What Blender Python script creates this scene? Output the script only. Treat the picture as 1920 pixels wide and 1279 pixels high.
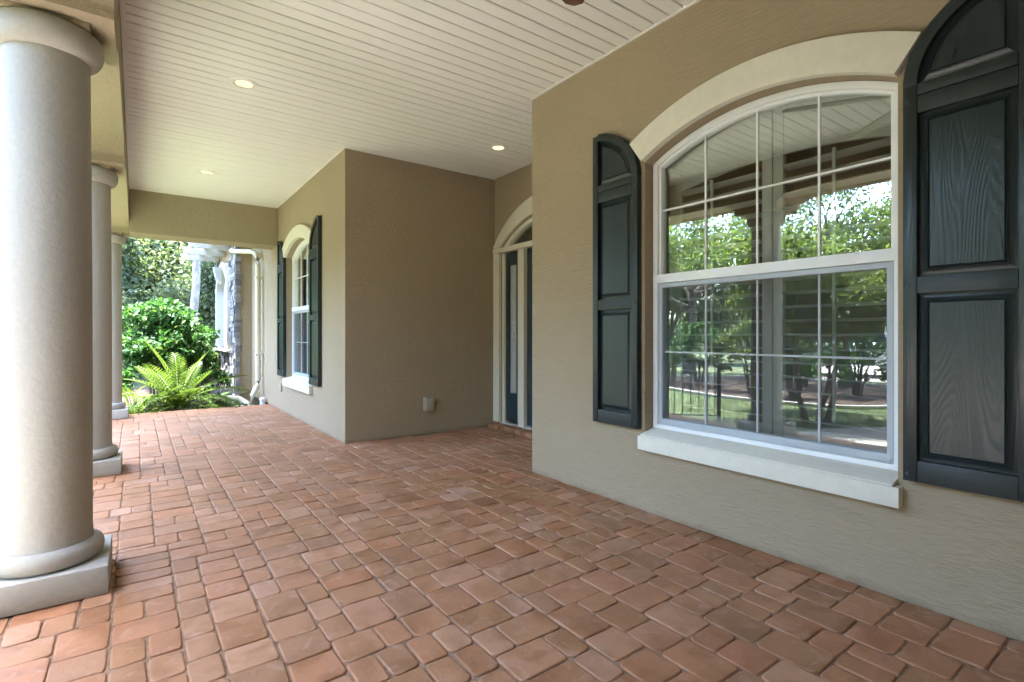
import bpy, bmesh, math, random
import numpy as np
from mathutils import Vector, Matrix

R = math.radians
rnd = random.Random(7)
for o in list(bpy.data.objects):
    bpy.data.objects.remove(o)
SC = bpy.context.scene
C = SC.collection

# ------------------------------------------------------------------ camera, sky, sun, exposure
H_CAM = 1.09
YAW = 36.0
cd = bpy.data.cameras.new('camera')
cam = bpy.data.objects.new('camera', cd)
C.objects.link(cam)
cam.location = (0, 0, H_CAM)
cam.rotation_euler = (R(90), 0, R(-YAW))
cd.sensor_width = 36
cd.lens = 970 / 1920 * 36
cd.shift_y = -12.5 / 1920
cd.clip_start = 0.02
cd.clip_end = 2000
SC.camera = cam

SUN_EL, SUN_AZ = 79.0, 300.0       # azimuth measured from +Y clockwise (towards +X)
W = bpy.data.worlds.new('World')
SC.world = W
W.use_nodes = True
wn = W.node_tree
sky = wn.nodes.new('ShaderNodeTexSky')
sky.sky_type = 'NISHITA'
sky.sun_disc = False
sky.sun_elevation = R(SUN_EL)
sky.sun_rotation = R(SUN_AZ)
sky.air_density = 1.0
sky.dust_density = 1.8
sky.ozone_density = 1.5
bg = wn.nodes['Background']
bg.inputs[1].default_value = 0.15
wn.links.new(sky.outputs[0], bg.inputs[0])

sd = bpy.data.lights.new('sun', 'SUN')
sd.energy = 2.3
sd.angle = R(1.5)
sd.color = (1.0, 0.97, 0.92)
sun = bpy.data.objects.new('sun', sd)
C.objects.link(sun)
sdir = Vector((math.sin(R(SUN_AZ)) * math.cos(R(SUN_EL)), math.cos(R(SUN_AZ)) * math.cos(R(SUN_EL)), math.sin(R(SUN_EL))))
sun.rotation_euler = sdir.to_track_quat('Z', 'Y').to_euler()
sun.location = sdir * 40

SC.view_settings.view_transform = 'Standard'
SC.view_settings.look = 'None'
SC.view_settings.exposure = 4.82
SC.view_settings.gamma = 1
SC.view_settings.use_white_balance = True      # camera white balance for the shaded porch
SC.view_settings.white_balance_temperature = 6080
SC.view_settings.use_curve_mapping = False
try:
    SC.cycles.max_bounces = 12
    SC.cycles.diffuse_bounces = 7
    SC.cycles.glossy_bounces = 5
    SC.cycles.transparent_max_bounces = 24
    SC.cycles.sample_clamp_indirect = 6
    SC.cycles.use_denoising = True
except Exception:
    pass

# ------------------------------------------------------------------ materials
class Mat:
    def __init__(s, name):
        s.m = bpy.data.materials.new(name)
        s.m.use_nodes = True
        s.nt = s.m.node_tree
        s.b = s.nt.nodes['Principled BSDF']
        s.out = s.nt.nodes['Material Output']
    def n(s, t, **kw):
        nd = s.nt.nodes.new(t)
        for k, v in kw.items():
            setattr(nd, k, v)
        return nd
    def l(s, a, b):
        s.nt.links.new(a, b)
    def set(s, col=None, rough=None, spec=None, metal=None):
        if col is not None: s.b.inputs['Base Color'].default_value = (*col, 1)
        if rough is not None: s.b.inputs['Roughness'].default_value = rough
        if spec is not None: s.b.inputs['Specular IOR Level'].default_value = spec
        if metal is not None: s.b.inputs['Metallic'].default_value = metal
        return s
    def coord(s, scale=(1, 1, 1), kind='Object', loc=None):
        tc = s.n('ShaderNodeTexCoord')
        mp = s.n('ShaderNodeMapping')
        mp.inputs['Scale'].default_value = scale
        s.l(tc.outputs[kind], mp.inputs[0])
        if loc is not None:
            s.l(loc, mp.inputs['Location'])
        return mp.outputs[0]
    def noise(s, vec, scale, detail=4, rough=0.55, dist=0.0):
        nd = s.n('ShaderNodeTexNoise')
        nd.inputs['Scale'].default_value = scale
        nd.inputs['Detail'].default_value = detail
        nd.inputs['Roughness'].default_value = rough
        nd.inputs['Distortion'].default_value = dist
        if vec is not None: s.l(vec, nd.inputs['Vector'])
        return nd.outputs['Fac']
    def ramp(s, fac, stops, interp='LINEAR'):
        r = s.n('ShaderNodeValToRGB')
        r.color_ramp.interpolation = interp
        el = r.color_ramp.elements
        while len(el) < len(stops): el.new(0.5)
        for e, (p, c) in zip(el, stops):
            e.position = p
            e.color = (*c, 1) if len(c) == 3 else c
        s.l(fac, r.inputs[0])
        return r.outputs[0]
    def mix(s, fac, a, b, mode='MIX'):
        m = s.n('ShaderNodeMix', data_type='RGBA', blend_type=mode)
        for sock, v in ((m.inputs[0], fac), (m.inputs[6], a), (m.inputs[7], b)):
            if isinstance(v, (int, float)): sock.default_value = v
            elif isinstance(v, tuple): sock.default_value = (*v, 1)
            else: s.l(v, sock)
        return m.outputs[2]
    def math(s, op, a, b=0.0):
        m = s.n('ShaderNodeMath', operation=op)
        for sock, v in ((m.inputs[0], a), (m.inputs[1], b)):
            if isinstance(v, (int, float)): sock.default_value = v
            else: s.l(v, sock)
        return m.outputs[0]
    def bump(s, h, strength, dist=0.01, prev=None):
        b = s.n('ShaderNodeBump')
        b.inputs['Strength'].default_value = strength
        b.inputs['Distance'].default_value = dist
        s.l(h, b.inputs['Height'])
        if prev is not None: s.l(prev, b.inputs['Normal'])
        s.l(b.outputs[0], s.b.inputs['Normal'])
        return b.outputs[0]

def g3(r, k=1.0):
    return tuple(x * k for x in r)

def stucco(name, col, streak=(3, 5, 22), k=1.0, fine=55, dist=0.6):
    M = Mat(name).set(col, 0.82, 0.25)
    v = M.coord(streak)
    a = M.noise(v, 3.2, 5, 0.62, dist)
    v2 = M.coord((1, 1, 1))
    f = M.noise(v2, fine, 5, 0.6)
    p = M.noise(v2, 14, 3, 0.5)
    big = M.noise(v2, 1.1, 3)
    lo = M.ramp(a, [(0.38, (0, 0, 0)), (0.66, (1, 1, 1))])
    h = M.mix(0.42, lo, f)
    h2 = M.mix(0.3, h, p)
    M.bump(h2, min(1.0, 0.55 * k), 0.012 * max(1.0, k * .8))
    c = M.mix(big, g3(col, 0.93), g3(col, 1.06))
    c = M.mix(0.06, c, lo, 'MULTIPLY')
    # splash dirt in an uneven line along the foot
    sep = M.n('ShaderNodeSeparateXYZ')
    gp = M.n('ShaderNodeNewGeometry'); M.l(gp.outputs['Position'], sep.inputs[0])
    edge = M.math('ADD', M.math('MULTIPLY', M.noise(v2, 7, 4, .65), .10), -.012)
    dirt = M.ramp(M.math('MULTIPLY', M.math('SUBTRACT', edge, sep.outputs[2]), 22.0), [(0.0, (0, 0, 0)), (1.0, (.5, .5, .5))])
    c = M.mix(dirt, c, (0.17, 0.125, 0.085))
    M.l(c, M.b.inputs['Base Color'])
    return M.m

TAN = (0.362, 0.287, 0.193)
M_WALL = stucco('tan_stucco', TAN, (3, 4.5, 20), 1.15)
M_WALL2 = stucco('tan_stucco_pitted', TAN, (9, 9, 12), 1.2, 42)
M_COL = stucco('column_stucco', (0.405, 0.385, 0.34), (14, 14, 14), 0.30, 70, 0.0)
M_TRIM = stucco('cream_trim', (0.70, 0.665, 0.565), (5, 5, 5), 0.1, 70)
M_BEAM = stucco('beam_stucco', (0.36, 0.30, 0.20), (10, 10, 10), 0.9, 36)
M_ROOM = Mat('room_paint').set((0.30, 0.235, 0.13), 0.9, 0.2).m
M_ROOMF = Mat('room_floor').set((0.16, 0.10, 0.06), 0.6).m

def m_paver(name, island):
    M = Mat(name).set(None, 0.78, 0.45)
    if island:
        g = M.n('ShaderNodeNewGeometry'); rv = g.outputs['Random Per Island']
    else:
        oi = M.n('ShaderNodeObjectInfo'); rv = oi.outputs['Random']
    tc = M.n('ShaderNodeNewGeometry')
    pos = tc.outputs['Position']
    base = M.ramp(rv, [(0.0, (0.265, 0.122, 0.056)), (0.15, (0.39, 0.178, 0.083)), (0.32, (0.315, 0.157, 0.067)),
                       (0.5, (0.385, 0.192, 0.096)), (0.66, (0.285, 0.146, 0.072)), (0.8, (0.435, 0.235, 0.132)),
                       (0.92, (0.370, 0.155, 0.067)), (1.0, (0.42, 0.250, 0.164))])
    off = M.n('ShaderNodeVectorMath', operation='SCALE')
    cmb = M.n('ShaderNodeCombineXYZ')
    M.l(rv, cmb.inputs[0]); M.l(rv, cmb.inputs[2])
    M.l(cmb.outputs[0], off.inputs[0]); off.inputs['Scale'].default_value = 57.0
    add = M.n('ShaderNodeVectorMath', operation='ADD')
    M.l(pos, add.inputs[0]); M.l(off.outputs[0], add.inputs[1])
    v = add.outputs[0]
    blot = M.noise(v, 9, 3, 0.5, 0.4)
    dk = M.ramp(blot, [(0.34, (0.66, 0.58, 0.44)), (0.56, (1, 1, 1))])
    c = M.mix(0.9, base, dk, 'MULTIPLY')
    eff = M.ramp(M.noise(v, 13, 4, 0.6, 0.8), [(0.56, (0, 0, 0)), (0.74, (0.62, 0.62, 0.62))])
    c = M.mix(eff, c, (0.46, 0.305, 0.225))
    big = M.ramp(M.noise(pos, 0.55, 2), [(0.35, (0, 0, 0)), (0.7, (0.35, 0.35, 0.35))])
    c = M.mix(big, c, (0.385, 0.20, 0.115))
    speck = M.ramp(M.noise(pos, 190, 2, 0.5), [(0.70, (0, 0, 0)), (0.76, (1, 1, 1))])
    c = M.mix(M.math('MULTIPLY', speck, 0.35), c, (0.55, 0.47, 0.39))
    grain = M.noise(pos, 260, 3, 0.6)
    c = M.mix(0.25, c, M.ramp(grain, [(0.3, (0.6, 0.6, 0.6)), (0.7, (1.25, 1.25, 1.25))]), 'MULTIPLY')
    M.l(c, M.b.inputs['Base Color'])
    mid = M.noise(v, 34, 4, 0.6)
    M.bump(M.mix(0.55, grain, mid), 0.5, 0.007)
    ro = M.ramp(blot, [(0.3, (0.50,) * 3), (0.7, (0.70,) * 3)])
    M.l(ro, M.b.inputs['Roughness'])
    return M.m
M_PAVER = m_paver('clay_paver', False)
M_PAVERI = m_paver('clay_paver_joined', True)

def simple_noise_mat(name, c1, c2, scale, rough=0.85, bump=0.0, bscale=None, spec=0.3, coord=(1, 1, 1)):
    M = Mat(name).set(c1, rough, spec)
    v = M.coord(coord)
    f = M.noise(v, scale, 5, 0.6)
    M.l(M.ramp(f, [(0.3, c1), (0.7, c2)]), M.b.inputs['Base Color'])
    if bump:
        M.bump(M.noise(v, bscale or scale * 3, 5, 0.65), bump, 0.01)
    return M.m
M_SAND = simple_noise_mat('joint_sand', (0.17, 0.098, 0.058), (0.36, 0.235, 0.155), 22, 0.95, 0.5, 240)
M_SOFFIT = simple_noise_mat('soffit_vinyl', (0.80, 0.785, 0.77), (0.83, 0.815, 0.80), 2.5, 0.55)
M_WHITE = simple_noise_mat('white_vinyl', (0.78, 0.785, 0.80), (0.82, 0.825, 0.835), 4, 0.35, spec=0.5)
M_GREYV = simple_noise_mat('grey_sash', (0.40, 0.43, 0.47), (0.45, 0.48, 0.52), 5, 0.4, spec=0.5)
M_TRIMP = simple_noise_mat('cream_paint', (0.66, 0.62, 0.50), (0.70, 0.66, 0.54), 5, 0.5)
M_LOUV = simple_noise_mat('louver_paint', (0.62, 0.60, 0.53), (0.66, 0.63, 0.56), 4, 0.45)
M_TEAL = simple_noise_mat('door_paint', (0.020, 0.040, 0.050), (0.026, 0.050, 0.060), 6, 0.35, 0.08, 60, 0.5)
M_IRON = Mat('black_iron').set((0.012, 0.012, 0.013), 0.45).m
M_MULCH = simple_noise_mat('mulch', (0.040, 0.026, 0.018), (0.11, 0.075, 0.055), 30, 0.95, 1.0, 60)
M_CONC = simple_noise_mat('walk_concrete', (0.44, 0.385, 0.335), (0.54, 0.48, 0.42), 2.2, 0.9, 0.2, 70)
M_EDGE = simple_noise_mat('edging_stone', (0.42, 0.39, 0.35), (0.55, 0.51, 0.46), 6, 0.9, 0.4, 40)
M_BARK = simple_noise_mat('bark', (0.10, 0.085, 0.07), (0.23, 0.20, 0.17), 5, 0.95, 1.0, 16, 0.2, (4, 4, 1))
M_PALEBARK = simple_noise_mat('pale_bark', (0.17, 0.145, 0.13), (0.40, 0.37, 0.34), 4, 0.95, 0.9, 12, 0.2, (3, 3, 1.4))
M_ROOF = simple_noise_mat('roof_shingle', (0.07, 0.06, 0.05), (0.12, 0.10, 0.085), 8, 0.95, 0.6, 30)
M_ASPH = simple_noise_mat('driveway', (0.40, 0.35, 0.31), (0.48, 0.43, 0.38), 3, 0.9, 0.2, 90)
M_CAR = Mat('white_car_paint').set((0.78, 0.79, 0.80), 0.18, 0.6).m
M_TYRE = Mat('tyre_rubber').set((0.015, 0.015, 0.016), 0.8).m
M_CHROME = Mat('rim_metal').set((0.5, 0.5, 0.52), 0.3, metal=1.0).m
M_CARGLASS = Mat('car_glass').set((0.012, 0.015, 0.018), 0.05, 0.8).m
M_PIPE = simple_noise_mat('downspout_paint', (0.62, 0.59, 0.47), (0.68, 0.645, 0.52), 5, 0.4)
M_PLATE = Mat('outlet_plastic').set((0.36, 0.315, 0.24), 0.45).m
M_FAN = simple_noise_mat('fan_wood', (0.10, 0.045, 0.022), (0.16, 0.075, 0.04), 4, 0.4, 0.1, 30, 0.4, (2, 14, 14))
M_SCREW = Mat('screw_head').set((0.045, 0.06, 0.065), 0.35, 0.5).m

def m_shutter():
    M = Mat('shutter_vinyl').set((0.022, 0.032, 0.033), 0.40, 0.5)
    oi = M.n('ShaderNodeObjectInfo')
    v = M.coord((1, 1, 0.13))
    d = M.noise(v, 4.2, 1.5, 0.45)
    rings = M.math('SINE', M.math('MULTIPLY', d, 520.0))
    fib = M.noise(M.coord((1, 1, 0.06)), 210, 3, 0.6)
    h = M.mix(0.4, rings, fib)
    M.bump(h, 0.075, 0.004)
    c = M.mix(M.ramp(rings, [(0.0, (0, 0, 0)), (1.0, (1, 1, 1))]), (0.0125, 0.0195, 0.0215), (0.0165, 0.0245, 0.0268))
    M.l(c, M.b.inputs['Base Color'])
    M.l(M.ramp(rings, [(0.0, (0.30,) * 3), (1.0, (0.38,) * 3)]), M.b.inputs['Roughness'])
    return M.m
M_SHUT = m_shutter()
M_SHUTRAIL = simple_noise_mat('shutter_frame', (0.0095, 0.0145, 0.0165), (0.0130, 0.0190, 0.0215), 60, 0.42, 0.2, 150, 0.5, (1, 0.12, 1))

def m_glass(name, refl=0.10, tint=(0.92, 0.95, 0.94), rough=0.0):
    M = Mat(name)
    M.nt.nodes.remove(M.b)
    t = M.n('ShaderNodeBsdfTransparent'); t.inputs[0].default_value = (*tint, 1)
    g = M.n('ShaderNodeBsdfGlossy'); g.inputs['Roughness'].default_value = rough
    g.inputs['Color'].default_value = (0.97, 1.0, 0.99, 1)
    fr = M.n('ShaderNodeFresnel'); fr.inputs['IOR'].default_value = 1.52
    # two panes, four glass faces: the reflections add up
    f = M.math('MINIMUM', M.math('ADD', M.math('MULTIPLY', fr.outputs[0], 2.0), refl), 0.9)
    mx = M.n('ShaderNodeMixShader')
    M.l(f, mx.inputs[0]); M.l(t.outputs[0], mx.inputs[1]); M.l(g.outputs[0], mx.inputs[2])
    M.l(mx.outputs[0], M.out.inputs[0])
    return M.m
M_GLASS = m_glass('window_glass', 0.065)
M_GLASSD = m_glass('door_glass', 0.05, (0.8, 0.82, 0.82), 0.08)

def m_screen():
    M = Mat('screen_mesh')
    M.nt.nodes.remove(M.b)
    t = M.n('ShaderNodeBsdfTransparent')
    d = M.n('ShaderNodeBsdfDiffuse'); d.inputs[0].default_value = (0.10, 0.105, 0.11, 1)
    mx = M.n('ShaderNodeMixShader'); mx.inputs[0].default_value = 0.16
    M.l(t.outputs[0], mx.inputs[1]); M.l(d.outputs[0], mx.inputs[2])
    M.l(mx.outputs[0], M.out.inputs[0])
    return M.m
M_SCREEN = m_screen()

def m_frost():
    M = Mat('bevelled_glass').set((0.42, 0.43, 0.42), 0.25, 0.6)
    v = M.coord((1, 1, 1))
    M.bump(M.noise(v, 45, 3), 0.5, 0.01)
    return M.m
M_FROST = m_frost()
M_CAME = Mat('lead_came').set((0.62, 0.62, 0.60), 0.4, 0.5, 0.3).m

def m_emit(name, col, s):
    M = Mat(name)
    M.nt.nodes.remove(M.b)
    e = M.n('ShaderNodeEmission'); e.inputs[0].default_value = (*col, 1); e.inputs[1].default_value = s
    M.l(e.outputs[0], M.out.inputs[0])
    return M.m
M_LAMP = m_emit('lamp_glow', (1.0, 0.70, 0.42), 0.06)

def m_leaf(name, stops, trans=0.35, rough=0.5):
    M = Mat(name).set(None, rough, 0.22)
    g = M.n('ShaderNodeNewGeometry')
    c = M.ramp(g.outputs['Random Per Island'], stops)
    v = g.outputs['Position']
    big = M.noise(v, 1.3, 2)
    c = M.mix(0.6, c, M.ramp(big, [(0.3, (0.62, 0.66, 0.60)), (0.72, (1.25, 1.22, 1.15))]), 'MULTIPLY')
    M.l(c, M.b.inputs['Base Color'])
    tr = M.n('ShaderNodeBsdfTranslucent')
    M.l(M.mix(1.0, c, (1.15, 1.25, 0.6), 'MULTIPLY'), tr.inputs[0])
    mx = M.n('ShaderNodeMixShader'); mx.inputs[0].default_value = trans
    M.l(M.b.outputs[0], mx.inputs[1]); M.l(tr.outputs[0], mx.inputs[2])
    M.l(mx.outputs[0], M.out.inputs[0])
    return M.m
M_LEAF_OAK = m_leaf('oak_leaves', [(0, (0.070, 0.100, 0.055)), (0.5, (0.125, 0.160, 0.098)), (0.85, (0.195, 0.22, 0.15)), (1, (0.28, 0.30, 0.22))], 0.45, 0.42)
M_LEAF_LIGHT = m_leaf('light_tree_leaves', [(0, (0.070, 0.10, 0.036)), (0.6, (0.125, 0.165, 0.055)), (1, (0.20, 0.22, 0.09))], 0.45)
M_LEAF_SHRUB = m_leaf('shrub_leaves', [(0, (0.028, 0.070, 0.022)), (0.5, (0.045, 0.110, 0.030)), (0.9, (0.078, 0.155, 0.042)), (1, (0.13, 0.16, 0.05))], 0.3, 0.55)
M_LEAF_CYCAD = m_leaf('cycad_leaflets', [(0, (0.060, 0.100, 0.018)), (0.5, (0.095, 0.145, 0.028)), (1, (0.145, 0.19, 0.045))], 0.3, 0.4)
M_LEAF_PALM = m_leaf('pale_fronds', [(0, (0.16, 0.19, 0.06)), (0.6, (0.24, 0.25, 0.11)), (1, (0.33, 0.32, 0.17))], 0.3)
M_LEAF_RED = m_leaf('red_blossom', [(0, (0.42, 0.03, 0.02)), (1, (0.55, 0.10, 0.04))], 0.3)
M_GRASSB = m_leaf('grass_blades', [(0, (0.060, 0.12, 0.022)), (1, (0.12, 0.185, 0.045))], 0.3)
M_LAWN = simple_noise_mat('lawn_soil', (0.10, 0.125, 0.055), (0.155, 0.175, 0.085), 3.5, 0.95, 0.8, 60)

# ------------------------------------------------------------------ mesh helpers
class MB:
    def __init__(s):
        s.v, s.f = [], []
    def add(s, vs, fs):
        k = len(s.v)
        s.v += [tuple(p) for p in vs]
        s.f += [tuple(i + k for i in f) for f in fs]
        return s
    def box(s, a, b):
        x0, y0, z0 = a; x1, y1, z1 = b
        return s.add([(x0, y0, z0), (x1, y0, z0), (x1, y1, z0), (x0, y1, z0), (x0, y0, z1), (x1, y0, z1), (x1, y1, z1), (x0, y1, z1)],
                     [(0, 3, 2, 1), (4, 5, 6, 7), (0, 1, 5, 4), (1, 2, 6, 5), (2, 3, 7, 6), (3, 0, 4, 7)])
    def prism(s, pts, fn, w0, w1):
        """2D outline pts extruded between depths w0,w1; fn(u,v,w)->xyz"""
        n = len(pts)
        vs = [fn(u, v, w0) for u, v in pts] + [fn(u, v, w1) for u, v in pts]
        fs = [tuple(range(n)), tuple(range(2 * n - 1, n - 1, -1))]
        fs += [(i, i + n, (i + 1) % n + n, (i + 1) % n) for i in range(n)]
        return s.add(vs, fs)
    def band(s, A, B, fn, w0, w1, closed=False):
        """ring-shaped solid between two polylines of equal length"""
        n = len(A)
        vs = [fn(u, v, w0) for u, v in A] + [fn(u, v, w0) for u, v in B] + [fn(u, v, w1) for u, v in A] + [fn(u, v, w1) for u, v in B]
        fs = []
        m = n if closed else n - 1
        for i in range(m):
            j = (i + 1) % n
            fs += [(i, j, n + j, n + i), (2 * n + i, 3 * n + i, 3 * n + j, 2 * n + j),
                   (i, 2 * n + i, 2 * n + j, j), (n + i, n + j, 3 * n + j, 3 * n + i)]
        if not closed:
            fs += [(0, n, 3 * n, 2 * n), (n - 1, 3 * n - 1, 4 * n - 1, 2 * n - 1)]
        return s.add(vs, fs)
    def loft(s, rings, cap=True, closed=True):
        n = len(rings[0]); k = len(s.v)
        for r in rings: s.v += [tuple(p) for p in r]
        for a in range(len(rings) - 1):
            for i in range(n if closed else n - 1):
                j = (i + 1) % n
                s.f.append((k + a * n + i, k + a * n + j, k + (a + 1) * n + j, k + (a + 1) * n + i))
        if cap:
            s.f.append(tuple(k + i for i in range(n - 1, -1, -1)))
            s.f.append(tuple(k + (len(rings) - 1) * n + i for i in range(n)))
        return s
    def lathe(s, prof, c=(0, 0), n=48):
        rings = [[(c[0] + r * math.cos(2 * math.pi * i / n), c[1] + r * math.sin(2 * math.pi * i / n), z) for i in range(n)] for r, z in prof]
        return s.loft(rings)
    def ring(s, prof, n=40):
        rings = [[(r * math.cos(2 * math.pi * i / n), r * math.sin(2 * math.pi * i / n), z) for i in range(n)] for r, z in prof + prof[:1]]
        return s.loft(rings, cap=False)
    def tube(s, pts, rad, n=8, sq=None):
        P = [Vector(p) for p in pts]
        rings = []
        for i, p in enumerate(P):
            t = ((P[min(i + 1, len(P) - 1)] - P[max(i - 1, 0)])).normalized()
            up = Vector((0, 0, 1)) if abs(t.z) < 0.95 else Vector((0, 1, 0))
            a = t.cross(up).normalized(); b = a.cross(t).normalized()
            r = rad[i] if isinstance(rad, (list, tuple)) else rad
            if sq:
                offs = [(-sq[0], -sq[1]), (sq[0], -sq[1]), (sq[0], sq[1]), (-sq[0], sq[1])]
                rings.append([p + a * q[0] + b * q[1] for q in offs])
            else:
                rings.append([p + a * (r * math.cos(2 * math.pi * k / n)) + b * (r * math.sin(2 * math.pi * k / n)) for k in range(n)])
        return s.loft(rings)
    def mesh(s, name, mat, smooth=False, bevel=0):
        me = bpy.data.meshes.new(name)
        me.from_pydata(s.v, [], s.f)
        bm = bmesh.new(); bm.from_mesh(me)
        if bevel:
            es = [e for e in bm.edges if len(e.link_faces) == 2 and e.calc_face_angle(0) > R(30)]
            bmesh.ops.bevel(bm, geom=es, offset=bevel, segments=2, profile=0.6, affect='EDGES', clamp_overlap=True)
        bmesh.ops.recalc_face_normals(bm, faces=bm.faces)
        if smooth:
            for f in bm.faces: f.smooth = True
            for e in bm.edges:
                if len(e.link_faces) == 2 and e.calc_face_angle(0) > R(38): e.smooth = False
        bm.to_mesh(me); bm.free()
        me.materials.append(mat)
        return me
    def build(s, name, mat, parent=None, smooth=False, bevel=0):
        return link(name, s.mesh(name, mat, smooth, bevel), parent)

def link(name, me, parent=None):
    o = bpy.data.objects.new(name, me)
    C.objects.link(o)
    if parent: o.parent = parent
    return o
def tag(o, label=None, cat=None, group=None, kind=None):
    if label: o['label'] = label
    if cat: o['category'] = cat
    if group: o['group'] = group
    if kind: o['kind'] = kind
    return o
def empty(name, loc, label=None, cat=None, group=None, rz=0):
    o = bpy.data.objects.new(name, None)
    o.empty_display_size = 0.1
    C.objects.link(o)
    o.location = loc; o.rotation_euler = (0, 0, rz)
    return tag(o, label, cat, group)
def copy_tree(o, parent=None):
    c = o.copy(); C.objects.link(c); c.parent = parent
    for ch in [k for k in bpy.data.objects if k.parent == o]:
        copy_tree(ch, c)
    return c
def np_mesh(name, V, F, mat, smooth=False):
    V = np.asarray(V, dtype=np.float32).reshape(-1, 3); F = np.asarray(F, dtype=np.int32)
    me = bpy.data.meshes.new(name)
    k = F.shape[1]
    me.vertices.add(len(V)); me.vertices.foreach_set('co', V.ravel())
    me.loops.add(F.size); me.loops.foreach_set('vertex_index', F.ravel())
    me.polygons.add(len(F)); me.polygons.foreach_set('loop_start', np.arange(0, F.size, k, dtype=np.int32))
    if smooth: me.polygons.foreach_set('use_smooth', np.ones(len(F), dtype=bool))
    me.update(calc_edges=True)
    me.materials.append(mat)
    return me

# main planes of the porch (metres, camera over the origin, +Y along the porch, +X towards the house)
XR, YR = 2.54, 3.223          # window wall and where it ends
XD, YD = 3.487, 5.152         # door wall and dark entry wall
XF = 1.686                    # far window wall
YEND = 8.80                   # end of paving
ZC = 2.95                     # ceiling
YBACK = -1.9
XEDGE = -0.60                 # outer edge of the paving
GZ = -0.20                    # garden level

# ------------------------------------------------------------------ ground
tag(MB().add([(-400, -400, GZ), (400, -400, GZ), (400, 400, GZ), (-400, 400, GZ)], [(0, 1, 2, 3)]).build('ground', M_LAWN), kind='structure')

def blob_sheet(name, pts, z, mat):
    cx = sum(p[0] for p in pts) / len(pts); cy = sum(p[1] for p in pts) / len(pts)
    return tag(MB().add([(x, y, z) for x, y in pts], [tuple(range(len(pts)))]).build(name, mat), kind='structure')
def smooth_loop(ctrl, n=8):
    out = []; k = len(ctrl)
    for i in range(k):
        p0, p1, p2, p3 = (Vector(ctrl[(i + j - 1) % k]) for j in range(4))
        for s in range(n):
            t = s / n
            out.append(tuple(0.5 * ((2 * p1) + (-p0 + p2) * t + (2 * p0 - 5 * p1 + 4 * p2 - p3) * t * t + (-p0 + 3 * p1 - 3 * p2 + p3) * t ** 3)))
    return out
bed_far = smooth_loop([(-3.0, 9.25), (-0.8, 9.0), (1.65, 8.95), (1.6, 10.6), (1.3, 14.0), (-0.5, 15.2), (-3.2, 13.6), (-3.8, 11.0)])
blob_sheet('mulch_bed', bed_far, GZ + 0.012, M_MULCH)
bed_lawn = smooth_loop([(-4.5, 6.9), (-4.3, 5.0), (-4.9, 3.6), (-7.0, 3.0), (-9.2, 4.2), (-9.6, 7.5), (-8.0, 9.6), (-5.6, 9.0)])
blob_sheet('mulch_bed', bed_lawn, GZ + 0.012, M_MULCH)
bed_right = smooth_loop([(-5.3, 2.5), (-5.6, 1.8), (-6.6, 0.5), (-8.5, 0.3), (-9.0, 1.8), (-7.0, 2.6)])
blob_sheet('mulch_bed', bed_right, GZ + 0.012, M_MULCH)
walk = [(XEDGE - 0.02, 0.2), (XEDGE - 0.02, 3.3), (-2.2, 3.2), (-3.1, 2.7), (-4.6, 1.8), (-6.5, -1.0), (-10.5, -2.4), (-10.5, -4.2), (-6.0, -2.4), (-4.0, -1.2), (-1.7, 0.0)]
blob_sheet('front_walk', walk, GZ + 0.016, M_CONC)
blob_sheet('driveway', [(-30, 11.2), (-12.2, 10.2), (-10.6, 8.0), (-10.6, -9), (-14.5, -9), (-14.5, 6.5), (-30, 7.5)], GZ + 0.02, M_ASPH)
def edging(pts, closed=True):
    n = len(pts)
    A = []; B = []
    for i in range(n):
        p = Vector(pts[i]); t = (Vector(pts[(i + 1) % n]) - Vector(pts[i - 1])).normalized()
        q = Vector((t.y, -t.x))
        A.append(tuple(p + q * 0.05)); B.append(tuple(p - q * 0.05))
    o = MB().band(A, B, lambda u, v, w: (u, v, w), GZ - 0.03, GZ + 0.06, True).build('garden_edging', M_EDGE, None, True)
    return o
tag(edging(bed_lawn), 'pale concrete edging around the shrub bed mirrored left in the window', 'edging')
tag(edging(bed_right), 'pale concrete edging round the bed behind the front walk', 'edging')

# ------------------------------------------------------------------ porch slab and pavers
slab = tag(MB().add([(XEDGE + .004, YBACK, -0.0065), (XR + .1, YBACK, -0.0065), (XR + .1, YR + .1, -0.0065), (XD + .1, YR + .1, -0.0065), (XD + .1, YD + .1, -0.0065), (XF + .1, YD + .1, -0.0065), (XF + .1, YEND - .004, -0.0065), (XEDGE + .004, YEND - .004, -0.0065)],
              [(0, 1, 2, 7), (2, 3, 4, 5), (2, 5, 6, 7)]).build('porch_floor', M_SAND), kind='structure')
MB().box((XEDGE + .01, YBACK, GZ - .1), (XF, YEND - .01, -0.03)).build('slab_base', M_CONC, slab)

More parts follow.
